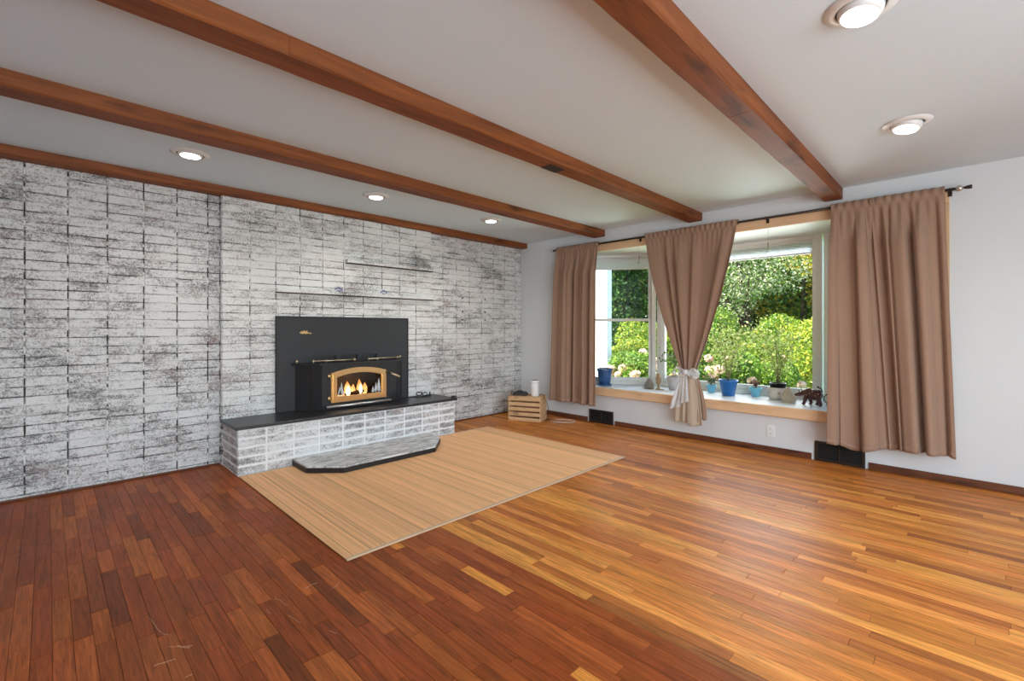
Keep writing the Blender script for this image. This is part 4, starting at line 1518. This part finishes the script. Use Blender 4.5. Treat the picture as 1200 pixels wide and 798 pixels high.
# black modem
c = MC @ Vector((0.125, 0.13, CH))
t = thing('modem', tuple(c), 'low black modem with tangled leads lying on the crate', 'modem')
MM = Matrix.Translation(c) @ Matrix.Rotation(ang + 0.1, 4, 'Z')
m = MB()
bm = bmesh.new(); bmesh.ops.create_cube(bm, size=1.0)
for p in bm.verts:
    s = 0.74 if p.co.z > 0 else 1.0
    p.co = Vector((p.co.x * 0.20 * s, p.co.y * 0.15 * s, 0.024 + p.co.z * 0.046))
bmesh.ops.bevel(bm, geom=list(bm.edges), offset=0.008, segments=2, affect='EDGES')
m.bm(bm, MM); build(m, 'body', MT['black'], t)
m = MB(); m.bbox(-0.03, 0.05, -0.03, 0.02, 0.0475, 0.058, 0.004, MM); build(m, 'adapter', MT['black'], t)
m = MB(); m.bbox(-0.02, 0.03, -0.062, -0.0605, 0.030, 0.034, 0.0005, MM); build(m, 'indicator', MT['plastic_white'], t)
m = MB()
m.tube(smoothpts([MC @ Vector(q) for q in ((0.03, 0.14, CH + 0.010), (0.0, 0.16, CH + 0.045), (-0.02, 0.17, CH + 0.02), (-0.03, 0.18, 0.20), (-0.05, 0.16, 0.06), (-0.02, 0.20, 0.008))]), 0.004, 6)
build(m, 'lead', MT['black'], t)
m = MB()
m.tube(smoothpts([MC @ Vector(q) for q in ((0.20, 0.10, CH + 0.012), (0.235, 0.07, CH + 0.030), (0.26, 0.09, CH + 0.010), (0.28, 0.16, CH + 0.006), (0.24, 0.20, CH + 0.006))]), 0.003, 6)
build(m, 'lead', MT['black'], t)
# leads beside the crate
m = MB()
m.tube(smoothpts([MC @ Vector(q) for q in ((0.385, 0.13, CH + 0.010), (0.43, 0.12, CH + 0.030), (0.475, 0.10, CH - 0.03), (0.52, 0.08, 0.20), (0.53, 0.08, 0.10), (0.49, 0.10, 0.02), (0.475, 0.16, 0.006), (0.50, 0.24, 0.006))]), 0.0035, 6)
tag(build(m, 'power_lead', MT['black']), 'thin black lead looping down beside the crate', 'cable')
m = MB()
m.tube(smoothpts([(4.60, 3.86, 0.0046), (4.58, 3.80, 0.0046), (4.62, 3.70, 0.0046), (4.70, 3.62, 0.0046), (4.80, 3.62, 0.0046), (4.84, 3.70, 0.0046), (4.78, 3.80, 0.0046), (4.72, 3.86, 0.0046)]), 0.004, 6)
tag(build(m, 'white_cable', MT['wire_white']), 'white cable curled on the floor between crate and curtain', 'cable')

# ------------------------------------------------------------------ wall registers and outlet
def register(y0, y1, h, label):
    t = thing('wall_register', (XW - 0.01, (y0 + y1) / 2, 0.001), label, 'vent', 'floor-level wall registers')
    m = MB(); m.box(XW - 0.004, XW - 0.0006, y0 + 0.01, y1 - 0.01, 0.010, h - 0.010); build(m, 'duct', MT['register_dark'], t)
    m = MB()
    for (a, b, c_, d_) in ((y0, y1, 0.001, 0.024), (y0, y1, h - 0.020, h), (y0, y0 + 0.024, 0.020, h - 0.016), (y1 - 0.024, y1, 0.020, h - 0.016)):
        m.bbox(XW - 0.016, XW - 0.0006, a, b, c_, d_, 0.003)
    build(m, 'frame', MT['register'], t)
    ym = (y0 + y1) / 2
    m = MB(); m.bbox(XW - 0.015, XW - 0.004, ym - 0.006, ym + 0.006, 0.022, h - 0.018, 0.002); build(m, 'mullion', MT['register'], t)
    n = 7
    for k in range(n):
        z = 0.034 + (h - 0.066) * k / (n - 1)
        for (a, b) in ((y0 + 0.024, ym - 0.006), (ym + 0.006, y1 - 0.024)):
            m = MB()
            m.add([(XW - 0.013, a, z - 0.004), (XW - 0.013, b, z - 0.004), (XW - 0.005, b, z + 0.004), (XW - 0.005, a, z + 0.004),
                   (XW - 0.0135, a, z - 0.0028), (XW - 0.0135, b, z - 0.0028), (XW - 0.0055, b, z + 0.0052), (XW - 0.0055, a, z + 0.0052)],
                  [(3, 2, 1, 0), (4, 5, 6, 7), (0, 1, 5, 4), (1, 2, 6, 5), (2, 3, 7, 6), (3, 0, 4, 7)])
            build(m, 'louver', MT['register_dark'], t)
register(R2[0], R2[1], 0.178, 'brown steel wall register at the floor below the narrow curtain panel')
register(R1[0], R1[1], 0.165, 'brown steel wall register at the floor beside the crate-side curtain')
t = thing('outlet', (XW - 0.003, 1.33, 0.19), 'white wall outlet low on the wall under the window sill', 'outlet')
OYc, OZc = 1.375, 0.205
m = MB(); m.bbox(XW - 0.007, XW - 0.0006, OYc - 0.036, OYc + 0.036, OZc - 0.058, OZc + 0.058, 0.003); pl = build(m, 'plate', MT['plastic_white'], t)
for dz in (-0.024, 0.024):
    m = MB(); m.bbox(XW - 0.0095, XW - 0.0068, OYc - 0.016, OYc + 0.016, OZc + dz - 0.015, OZc + dz + 0.015, 0.0015); rc = build(m, 'receptacle', MT['plastic_white'], t)
    for dy_ in (-0.006, 0.006):
        m = MB(); m.box(XW - 0.0100, XW - 0.0094, OYc + dy_ - 0.0012, OYc + dy_ + 0.0012, OZc + dz - 0.005, OZc + dz + 0.006); build(m, 'slot', MT['black'], rc)

# ------------------------------------------------------------------ leaf clouds
def quads_mesh(name, C, U, V, cols, mat):
    """C centres, U,V half axes (n,3); pointed little leaves"""
    n = len(C)
    v = np.empty((n, 4, 3), dtype=np.float32)
    v[:, 0] = C - U
    v[:, 1] = C - V + 0.15 * U
    v[:, 2] = C + U
    v[:, 3] = C + V + 0.15 * U
    me = bpy.data.meshes.new(name)
    me.vertices.add(4 * n)
    me.vertices.foreach_set('co', v.ravel())
    me.loops.add(4 * n)
    me.loops.foreach_set('vertex_index', np.arange(4 * n, dtype=np.int32))
    me.polygons.add(n)
    me.polygons.foreach_set('loop_start', np.arange(0, 4 * n, 4, dtype=np.int32))
    me.polygons.foreach_set('loop_total', np.full(n, 4, dtype=np.int32))
    me.update(calc_edges=True)
    at = me.attributes.new('tone', 'FLOAT_COLOR', 'POINT')
    c4 = np.ones((n, 4, 4), dtype=np.float32)
    c4[:, :, :3] = cols[:, None, :]
    at.data.foreach_set('color', c4.ravel())
    me.materials.append(mat)
    me.validate()
    return me

def rand_axes(n, size, droop=0.0):
    a = rng.normal(size=(n, 3)); a /= np.linalg.norm(a, axis=1)[:, None]
    b = rng.normal(size=(n, 3))
    b -= (a * b).sum(1)[:, None] * a
    b /= np.linalg.norm(b, axis=1)[:, None]
    s = size * rng.uniform(0.7, 1.3, size=(n, 1))
    return a * s, b * s * 0.55

def palette(n, cols, weights, jit=0.18):
    cols = np.array(cols); w = np.array(weights, float); w /= w.sum()
    idx = rng.choice(len(cols), size=n, p=w)
    return np.clip(cols[idx] * rng.uniform(1 - jit, 1 + jit, size=(n, 1)), 0, 1)

def blob_points(n, blobs):
    """points near the shells of several ellipsoids"""
    B = np.array(blobs, float)           # cx cy cz rx ry rz
    vol = (B[:, 3] * B[:, 4] * B[:, 5]) ** 0.67
    idx = rng.choice(len(B), size=n, p=vol / vol.sum())
    d = rng.normal(size=(n, 3)); d /= np.linalg.norm(d, axis=1)[:, None]
    r = rng.uniform(0.25, 1.0, size=(n, 1)) ** 0.4
    return B[idx, :3] + d * r * B[idx, 3:]

def at(u, F, z=0.0):
    s = (u - 600) / 541.0
    return Vector((F * (0.7096 + s * 0.7046), F * (0.7046 - s * 0.7096), z))

G0 = -0.5
GREEN_D = [(0.03, 0.085, 0.018), (0.07, 0.17, 0.03), (0.22, 0.34, 0.07)]
GREEN_M = [(0.07, 0.16, 0.02), (0.14, 0.26, 0.035), (0.25, 0.36, 0.06)]
LIME = [(0.22, 0.34, 0.03), (0.36, 0.44, 0.05), (0.12, 0.22, 0.025), (0.52, 0.47, 0.05)]
GOLD = [(0.55, 0.40, 0.04), (0.36, 0.38, 0.05), (0.62, 0.50, 0.10), (0.16, 0.22, 0.03)]
PALE = [(0.42, 0.46, 0.28), (0.55, 0.56, 0.38), (0.14, 0.24, 0.06), (0.30, 0.36, 0.14)]

def tree(u, F, h, cr, cz, label, cols, wts, n, leaf_, lean=0.0, trunk=0.13, nblob=10, cat='tree', name='garden_tree', group='trees behind the bay window'):
    leaf = leaf_ * 0.72
    n = int(n * 1.7)
    b = at(u, F, G0)
    t = thing(name, tuple(b), label, cat, group)
    top = Vector((b.x + lean, b.y - lean * 0.6, cz))
    m = MB()
    m.tube(smoothpts([b, b.lerp(top, 0.35) + Vector((0.08, -0.05, 0)), b.lerp(top, 0.7), top], 4), [trunk * (1 - 0.05 * k) for k in range(13)], 9)
    build(m, 'trunk', MT['bark'], t)
    blobs = []
    for k in range(nblob):
        a = rng.uniform(0, 2 * PI); r = cr * rng.uniform(0.2, 0.75)
        z = cz + rng.uniform(-0.55, 0.55) * (h - cz) * 1.1
        c = Vector((top.x + r * math.cos(a), top.y + r * math.sin(a), z))
        blobs.append((c.x, c.y, c.z, cr * rng.uniform(0.32, 0.5), cr * rng.uniform(0.32, 0.5), (h - cz) * rng.uniform(0.28, 0.5)))
        if k % 2 == 0:
            m = MB()
            q = b.lerp(top, rng.uniform(0.35, 0.8))
            m.tube(smoothpts([q, q.lerp(c, 0.5) + Vector((0, 0, -0.1)), c], 4), [trunk * 0.45 * (1 - 0.09 * i) for i in range(9)], 6)
            build(m, 'branch', MT['bark'], t)
    P = blob_points(n, blobs)
    P[:, 2] = np.maximum(P[:, 2], G0 + 0.05)
    U, V = rand_axes(n, leaf)
    me = quads_mesh('foliage', P - np.array(b), U, V, palette(n, cols, wts), MT['leaf'])
    o = bpy.data.objects.new('foliage', me); link(o, t); o['kind'] = 'stuff'
    return t

def shrub(u, F, h, r, label, cols, wts, n, leaf_, name='garden_shrub', flowers=0, group='shrubs outside the bay'):
    leaf = leaf_ * 0.78
    n = int(n * 1.5)
    b = at(u, F, G0)
    t = thing(name, tuple(b), label, 'shrub', group)
    blobs = []
    for k in range(7):
        a = rng.uniform(0, 2 * PI); q = r * rng.uniform(0.1, 0.65)
        blobs.append((b.x + q * math.cos(a), b.y + q * math.sin(a), G0 + h * rng.uniform(0.3, 0.78), r * rng.uniform(0.35, 0.55), r * rng.uniform(0.35, 0.55), h * rng.uniform(0.2, 0.3)))
    for k in range(6):
        m = MB(); c = Vector(blobs[k][:3])
        m.tube([b + Vector((rng.uniform(-.1, .1), rng.uniform(-.1, .1), 0)), b.lerp(c, 0.5), c], [0.022, 0.016, 0.008], 6)
        build(m, 'stem', MT['stem'], t)
    P = blob_points(n, blobs)
    U, V = rand_axes(n, leaf)
    me = quads_mesh('foliage', P - np.array(b), U, V, palette(n, cols, wts), MT['leaf'])
    o = bpy.data.objects.new('foliage', me); link(o, t); o['kind'] = 'stuff'
    for k in range(flowers):
        bl = blobs[k % 7]
        d = Vector((-abs(rng.normal()), rng.normal(), rng.normal() * 0.7)).normalized()
        c = Vector((bl[0] + d.x * bl[3], bl[1] + d.y * bl[4], bl[2] + d.z * bl[5]))
        nn = 150
        dd = rng.normal(size=(nn, 3)); dd /= np.linalg.norm(dd, axis=1)[:, None]
        rr_ = rng.uniform(0.055, 0.10)
        Pf = np.array(c) + dd * rr_ * np.array([1, 1, 0.85])
        U, V = rand_axes(nn, 0.024)
        me = quads_mesh('flower_head', Pf - np.array(b), U, V * 1.6, palette(nn, [(0.82, 0.56, 0.47), (0.88, 0.70, 0.60), (0.70, 0.62, 0.42)], [3, 3, 1], 0.1), MT['leaf'])
        o = bpy.data.objects.new('flower_head', me); link(o, t)
    return t

g = MB()
g.box(XW + 0.2, 40, -22, 30, G0 - 0.1, G0)
struct(g, 'ground', MT['grass'])
# tall trees at the back close the view
tree(735, 15.5, 7.0, 2.6, 3.4, 'dark evergreen tree seen through the angled window', GREEN_D, [4, 3, 1], 15000, 0.085, nblob=14)
tree(700, 19.0, 8.0, 3.2, 3.6, 'mid green tree behind the added white fence panel', GREEN_M, [3, 3, 1], 12000, 0.10, nblob=14)
tree(800, 18.0, 8.0, 3.0, 3.6, 'tall green tree rising behind the tied curtain', GREEN_D + PALE[:1], [3, 3, 2, 1], 15000, 0.095, nblob=14)
tree(865, 16.5, 7.0, 2.6, 3.5, 'deep green tree with bare dark limbs behind the hydrangeas', GREEN_D, [3, 3, 2], 13000, 0.085, lean=0.5, nblob=12)
tree(886, 12.6, 4.9, 2.1, 3.0, 'pale flowering tree with dark forked branches beyond the blue pot', PALE + GREEN_M[:2], [3, 2, 2, 2, 2, 2], 6500, 0.055, lean=-0.5, trunk=0.12)
tree(935, 15.0, 6.5, 2.2, 3.5, 'golden autumn tree behind the lime shrub', GOLD, [3, 3, 2, 1], 11000, 0.075, lean=0.3)
tree(985, 16.0, 7.5, 2.6, 3.4, 'large yellow-green tree beside the golden tree', LIME + GREEN_D[:1], [3, 2, 3, 1, 2], 12000, 0.085, nblob=12)
tree(1090, 14.0, 7.0, 2.8, 3.2, 'leafy green tree outside the angled window by the double curtain', GREEN_M, [3, 3, 1], 10000, 0.09, nblob=12)
for k, (u, F, wlab) in enumerate(((690, 24, 'behind the added white fence panel'), (770, 25, 'behind the dark evergreen'), (850, 24.5, 'behind the pale flowering tree'), (930, 24, 'behind the golden autumn tree'), (1010, 23, 'behind the large yellow-green tree'), (1100, 22, 'beyond the window hidden by the double curtain'))):
    tree(u, F, 10.5, 4.4, 4.2, 'tall woodland tree in the far row ' + wlab, GREEN_D + GOLD[1:2], [3, 3, 2, 1.2], 11000, 0.15, trunk=0.2, nblob=18, name='woodland_tree', group='far woodland row')
# shrubs in front
shrub(730, 11.6, 1.9, 1.05, 'yellow-green shrub outside the angled window', LIME, [3, 3, 2, 1], 6500, 0.045)
shrub(775, 12.0, 2.4, 1.2, 'tall lime shrub behind the window post', LIME + GREEN_M, [2, 2, 2, 1, 1, 2, 1], 6500, 0.055)
shrub(838, 11.5, 2.2, 1.2, 'green shrub behind the hydrangea by the tied curtain', GREEN_M + LIME[:2], [2, 3, 2, 2, 1], 6500, 0.05)
shrub(905, 11.0, 2.1, 1.2, 'bright green shrub behind the cream pot', GREEN_M + LIME, [2, 2, 2, 2, 2, 1, 1], 6500, 0.05)
shrub(950, 9.6, 2.35, 1.15, 'big lime and yellow shrub beside the right window post', LIME, [3, 4, 2, 2.4], 9000, 0.042)
shrub(1010, 9.5, 2.3, 1.2, 'green shrub outside the window hidden by the double curtain', GREEN_M, [2, 3, 2], 5000, 0.05)
shrub(752, 9.2, 1.25, 0.75, 'pink hydrangea bush outside the angled window', GREEN_M + LIME[:1], [2, 3, 2, 1], 3500, 0.045, name='hydrangea_bush', flowers=20, group='hydrangeas below the bay')
shrub(800, 8.8, 1.20, 0.7, 'pink hydrangea bush behind the grey clay pot', GREEN_M + LIME[:1], [2, 3, 2, 1], 3500, 0.045, name='hydrangea_bush', flowers=18, group='hydrangeas below the bay')
shrub(852, 9.0, 1.50, 0.85, 'pink hydrangea bush behind the bright blue pot', GREEN_M + LIME[:1], [2, 3, 2, 1], 4200, 0.045, name='hydrangea_bush', flowers=24, group='hydrangeas below the bay')
shrub(898, 8.6, 1.15, 0.7, 'low hydrangea bush behind the small pale blue pot', GREEN_M + LIME[:1], [2, 3, 2, 2], 3500, 0.042, name='hydrangea_bush', flowers=9, group='hydrangeas below the bay')
# invented white fence panel standing in for a bright strip in the angled window
t = thing('added_fence_panel', (8.46, 7.3, G0), 'added tall white board fence panel outside the angled window', 'fence')
for k in range(20):
    y0 = 5.50 + 0.18 * k
    m = MB(); m.bbox(8.42, 8.46, y0, y0 + 0.172, G0, 3.3, 0.004); build(m, 'board', MT['siding'], t)
for y0 in (5.50, 8.98):
    m = MB(); m.bbox(8.47, 8.60, y0, y0 + 0.13, G0, 3.35, 0.006); build(m, 'added_post', MT['siding'], t)
for z in (0.1, 2.6):
    m = MB(); m.bbox(8.461, 8.50, 5.64, 8.97, z, z + 0.10, 0.004); build(m, 'rail', MT['siding'], t)

# ------------------------------------------------------------------ things on the sill
def sillpos(u, y, z=SILL):
    F = 541 * (1.2 - z) / (y - 385)
    return at(u, F, z)
SZ = SILL + 0.0006

def leafy(t, base, h, spread, stems, n, leaf, cols, wts, up=0.25):
    """a potted plant: thin stems and small leaves along them"""
    C = []
    for k in range(stems):
        a = 2 * PI * k / stems + rng.uniform(-0.4, 0.4)
        tip = base + Vector((spread * math.cos(a) * rng.uniform(0.5, 1), spread * math.sin(a) * rng.uniform(0.5, 1), h * rng.uniform(0.65, 1.0)))
        midp = base.lerp(tip, 0.5) + Vector((-0.10 * spread * math.cos(a), -0.10 * spread * math.sin(a), 0.03))
        pts = smoothpts([base + Vector((rng.uniform(-.01, .01), rng.uniform(-.01, .01), -0.01)), midp, tip], 5)
        m = MB(); m.tube(pts, [0.0030 * (1 - 0.06 * i) for i in range(len(pts))], 5)
        build(m, 'stem', MT['stem'], t)
        for q in range(n // stems):
            s = rng.uniform(up, 1.0) ** 0.8
            p = pts[min(len(pts) - 1, int(s * (len(pts) - 1)))]
            sp = spread * 0.22 * (0.4 + s)
            C.append((p.x + rng.normal() * sp, p.y + rng.normal() * sp, p.z + rng.normal() * sp * 0.8))
    C = np.array(C)
    U, V = rand_axes(len(C), leaf)
    o0 = ORG[t.name]
    me = quads_mesh('leaves', C - np.array(o0), U, V, palette(len(C), cols, wts), MT['leaf'])
    o = bpy.data.objects.new('leaves', me); link(o, t); o['kind'] = 'stuff'

def pot(t, c, prof, mat, soil_r, soil_z, rim=None, scal=None, saucer=None):
    m = MB(); m.lathe(prof, c.x, c.y, SZ, 36, scal=scal, close=False)
    p = build(m, 'pot', mat, t)
    m = MB(); m.lathe([(soil_r, soil_z - 0.012), (soil_r, soil_z), (soil_r * 0.5, soil_z + 0.006), (0.004, soil_z + 0.007)], c.x, c.y, SZ, 24)
    build(m, 'soil', MT['soil'], t)
    if saucer:
        m = MB(); m.lathe(saucer, c.x, c.y, SZ, 32); build(m, 'saucer', mat, t)
    return p
def cup(r0, r1, h, th=0.006, rim=0.006, rimh=0.014):
    return [(r0 * 0.9, 0), (r0, 0.004), (r1, h - rimh), (r1 + rim, h - rimh), (r1 + rim, h), (r1 + rim - th, h), (r1 - th, h - rimh - 0.004), (r1 - th - 0.004, h * 0.7)]

PLANT = [(0.26, 0.40, 0.08), (0.44, 0.54, 0.14), (0.60, 0.62, 0.26), (0.12, 0.22, 0.04)]
# bright blue pot
c = at(853.5, 5.13, SILL)
t = thing('potted_plant', (c.x, c.y, SZ), 'bright blue plastic pot with a loose airy plant on the sill', 'potted plant')
pot(t, c, cup(0.064, 0.092, 0.175, rim=0.008, rimh=0.022), MT['pot_blue'], 0.084, 0.158)
leafy(t, Vector((c.x, c.y, SZ + 0.16)), 0.66, 0.30, 14, 900, 0.019, PLANT, [2, 3, 3, 1])
# cream pot with dark inner pot
c = at(911.5, 4.86, SILL)
t = thing('potted_plant', (c.x, c.y, SZ), 'cream stone pot with painted hearts and a feathery bush on the sill', 'potted plant')
m = MB(); m.lathe([(0.070, 0), (0.082, 0.006), (0.094, 0.05), (0.094, 0.095), (0.086, 0.125), (0.076, 0.125), (0.076, 0.10)], c.x, c.y, SZ, 36)
pt = build(m, 'pot', MT['pot_cream'], t)
m = MB(); m.lathe([(0.072, 0.09), (0.076, 0.165), (0.080, 0.165), (0.080, 0.170), (0.071, 0.170), (0.070, 0.150)], c.x, c.y, SZ, 30); build(m, 'liner', MT['black'], t)
m = MB(); m.lathe([(0.069, 0.140), (0.069, 0.156), (0.03, 0.160), (0.004, 0.160)], c.x, c.y, SZ, 24); build(m, 'soil', MT['soil'], t)
for aa in (-2.75, -2.30, -1.95):
    m = MB()
    p = Vector((c.x + 0.0945 * math.cos(aa), c.y + 0.0945 * math.sin(aa), SZ + 0.072))
    tg = Vector((-math.sin(aa), math.cos(aa), 0)); nn = Vector((math.cos(aa), math.sin(aa), 0))
    H = []
    for i in range(18):
        q = 2 * PI * i / 18
        H.append((0.00085 * 16 * math.sin(q) ** 3, 0.00085 * (13 * math.cos(q) - 5 * math.cos(2 * q) - 2 * math.cos(3 * q) - math.cos(4 * q))))
    m.add([p + tg * a + Vector((0, 0, b)) + nn * 0.0012 for a, b in H] + [p + tg * a + Vector((0, 0, b)) - nn * 0.004 for a, b in H],
          [tuple(range(18)), tuple(range(35, 17, -1))] + [(k, (k + 1) % 18, 18 + (k + 1) % 18, 18 + k) for k in range(18)])
    build(m, 'heart', MT['vase'], t)
leafy(t, Vector((c.x, c.y, SZ + 0.16)), 0.62, 0.27, 15, 1000, 0.016, PLANT + [(0.30, 0.40, 0.08)], [2, 3, 2, 1, 2])
# two small pale blue pots
SUCC = [(0.16, 0.07, 0.06), (0.24, 0.11, 0.09), (0.20, 0.16, 0.08)]
for u, F, lab, sc_, cols_ in ((833.5, 5.36, 'small pale blue pot with a low green plant beside the tied curtain', 0.9, [(0.12, 0.14, 0.08), (0.2, 0.24, 0.12)]),
                              (885.5, 5.05, 'small pale blue pot of reddish succulents between the larger pots', 1.0, SUCC)):
    c = at(u, F, SILL)
    t = thing('potted_plant', (c.x, c.y, SZ), lab, 'potted plant', 'small pale blue pots')
    pot(t, c, [(r * sc_, z * sc_) for r, z in cup(0.040, 0.058, 0.100, rim=0.005, rimh=0.020)], MT['pot_sky'], 0.052 * sc_, 0.088 * sc_)
    leafy(t, Vector((c.x, c.y, SZ + 0.085 * sc_)), 0.075, 0.055, 7, 130, 0.013, cols_, [1] * len(cols_), 0.3)
# navy scalloped pot half behind the curtain
c = at(708.5, 6.05, SILL)
t = thing('glazed_pot', (c.x, c.y, SZ), 'navy glazed pot with scalloped rim and saucer beside the straight curtain', 'pot')
sc_rim = lambda a, k: 1.0 + (0.05 * abs(math.sin(4 * a)) if 4 <= k <= 7 else 0.0)
pot(t, c, [(0.064, 0.018), (0.072, 0.022), (0.084, 0.10), (0.090, 0.17), (0.098, 0.195), (0.103, 0.220), (0.095, 0.222), (0.086, 0.19), (0.078, 0.16)], MT['pot_navy'], 0.076, 0.18, scal=sc_rim,
    saucer=[(0.070, 0.0), (0.090, 0.004), (0.094, 0.020), (0.088, 0.020), (0.070, 0.016)])
# grey whitewashed pot with plant
c = at(790.0, 5.60, SILL)
t = thing('potted_plant', (c.x, c.y, SZ), 'grey whitewashed clay pot with a sparse leafy plant beside the tied curtain', 'potted plant')
pot(t, c, [(0.056, 0), (0.062, 0.006), (0.070, 0.06), (0.078, 0.105), (0.084, 0.112), (0.088, 0.150), (0.092, 0.158), (0.086, 0.165), (0.078, 0.150), (0.072, 0.12)], MT['pot_grey'], 0.072, 0.145)
leafy(t, Vector((c.x, c.y, SZ + 0.15)), 0.36, 0.20, 6, 110, 0.024, [(0.05, 0.12, 0.03), (0.12, 0.22, 0.05), (0.25, 0.34, 0.10)], [2, 2, 1], 0.45)
# tall brown vase
c = at(771.5, 5.62, SILL)
t = thing('bud_vase', (c.x, c.y, SZ), 'slim brown clay bud vase on a round foot before the window post', 'vase')
m = MB(); m.lathe([(0.036, 0), (0.038, 0.006), (0.016, 0.014), (0.012, 0.030), (0.016, 0.055), (0.030, 0.105), (0.034, 0.135), (0.028, 0.160), (0.020, 0.172), (0.024, 0.190), (0.020, 0.190), (0.016, 0.172)], c.x, c.y, SZ, 28); build(m, 'body', MT['vase'], t)
m = MB(); m.lathe([(0.046, 0.0), (0.046, 0.004), (0.02, 0.004)], c.x + 0.01, c.y - 0.02, SZ - 0.0003, 24); build(m, 'foot_tray', MT['stone'], t)
# stones
def stone(u, F, r, mat, label, seed, peak=0.0):
    c = at(u, F, SILL)
    bm = bmesh.new(); bmesh.ops.create_icosphere(bm, subdivisions=3, radius=1.0)
    r_ = random.Random(seed)
    K = [(Vector((r_.gauss(0, 1), r_.gauss(0, 1), r_.gauss(0, 1))).normalized(), r_.uniform(0.62, 0.92)) for _ in range(14)]
    for p in bm.verts:
        d = p.co.normalized(); s = 1.0
        for k, lim in K:
            q = d.dot(k)
            if q > 0: s = min(s, lim / max(q, 0.01))
        p.co = d * s
        if p.co.z > 0 and peak:
            f = 1 - peak * p.co.z
            p.co.x *= f; p.co.y *= f
        p.co = Vector((p.co.x * r[0], p.co.y * r[1], p.co.z * r[2]))
    zmin = min(p.co.z for p in bm.verts)
    cut = zmin + 0.60 * r[2]
    for p in bm.verts:
        if p.co.z < cut: p.co.z = cut
        p.co = p.co + Vector((c.x, c.y, SZ - cut))
    m = MB(); m.bm(bm)
    return tag(build(m, 'stone', mat), label, 'stone')
stone(761.3, 5.70, (0.066, 0.072, 0.120), MT['stone'], 'grey rounded stone beside the slim vase on the sill', 4, 0.22)
stone(924.5, 4.64, (0.064, 0.078, 0.115), MT['stone_tan'], 'tan pointed stone between the cream pot and the figurine', 12, 0.42)

# bull figurine
c = at(953.0, 4.46, SILL)
fdir = Vector((0.60, 0.80, 0))            # nose direction, along the sill towards the pots
fdir = Vector((0.05, 1.0, 0)).normalized()
sdir = Vector((-fdir.y, fdir.x, 0))
def fp(a, s, z):
    return Vector((c.x, c.y, SZ)) + fdir * a + sdir * s + Vector((0, 0, z))
MF = Matrix(((fdir.x, sdir.x, 0), (fdir.y, sdir.y, 0), (0, 0, 1)))
t = thing('bull_figurine', (c.x, c.y, SZ), 'dark red lacquered horned bull figurine by the right window post', 'figurine')
m = MB()
m.ball(fp(-0.004, 0, 0.082), (0.062, 0.036, 0.042), 16, 12, MF)
m.ball(fp(-0.030, 0, 0.086), (0.036, 0.034, 0.036), 14, 10, MF)
m.ball(fp(0.030, 0, 0.092), (0.034, 0.032, 0.038), 14, 10, MF)
m.tube([fp(0.048, 0, 0.095), fp(0.074, 0, 0.084), fp(0.088, 0, 0.078)], [0.026, 0.021, 0.017], 10)
m.ball(fp(0.094, 0, 0.076), (0.024, 0.018, 0.017), 12, 10, MF)
m.ball(fp(0.113, 0, 0.070), (0.015, 0.014, 0.012), 10, 8, MF)
for a, b, s in ((0.038, 0.058, 0.021), (0.030, 0.024, -0.021), (-0.038, -0.052, 0.022), (-0.032, -0.020, -0.022)):
    m.tube([fp(a, s, 0.075), fp(a + (b - a) * 0.45, s * 1.1, 0.045), fp(b - 0.004, s * 1.1, 0.016), fp(b + 0.004, s * 1.1, 0.003)], [0.021, 0.014, 0.011, 0.013], 8)
t.scale = (1.28, 1.28, 1.28)
body = build(m, 'body', MT['bull'], t)
md = body.modifiers.new('fuse', 'REMESH'); md.mode = 'VOXEL'; md.voxel_size = 0.0028; md.use_smooth_shade = True
for s in (-1, 1):
    m = MB(); m.tube(smoothpts([fp(0.084, s * 0.012, 0.090), fp(0.086, s * 0.028, 0.100), fp(0.090, s * 0.030, 0.122)], 4), [0.0055 * (1 - 0.09 * k) for k in range(9)], 7); build(m, 'horn', MT['bull_dark'], t)
    m = MB(); m.ball(fp(0.078, s * 0.022, 0.090), (0.005, 0.012, 0.006), 8, 6, MF); build(m, 'ear', MT['bull_dark'], t)
m = MB(); m.tube(smoothpts([fp(-0.060, 0, 0.105), fp(-0.052, 0.004, 0.130), fp(-0.030, 0.006, 0.140), fp(-0.036, 0.006, 0.148)], 4), 0.0045, 7); build(m, 'tail', MT['bull_dark'], t)
for k in range(9):
    a = -0.04 + 0.075 * (k / 8)
    m = MB(); m.ball(fp(a, (-1) ** k * 0.010 + 0.024, 0.092 + 0.016 * math.sin(k * 2.1)), 0.0042, 8, 6); build(m, 'bead', MT['brass'], t)
# clear glass globe by the curtain
c = at(972.0, 4.44, SILL)
t = thing('glass_globe', (c.x, c.y, SZ), 'small clear glass globe on the sill next to the narrow curtain panel', 'ornament')
MT['clear'] = m_glass('clear_ornament_glass', (0.93, 0.96, 0.95))
m = MB(); m.ball((c.x, c.y, SZ + 0.066), 0.052, 24, 16); build(m, 'globe', MT['clear'], t)
m = MB(); m.lathe([(0.030, 0), (0.032, 0.008), (0.022, 0.018), (0.018, 0.018)], c.x, c.y, SZ, 24); build(m, 'base', MT['clear'], t)
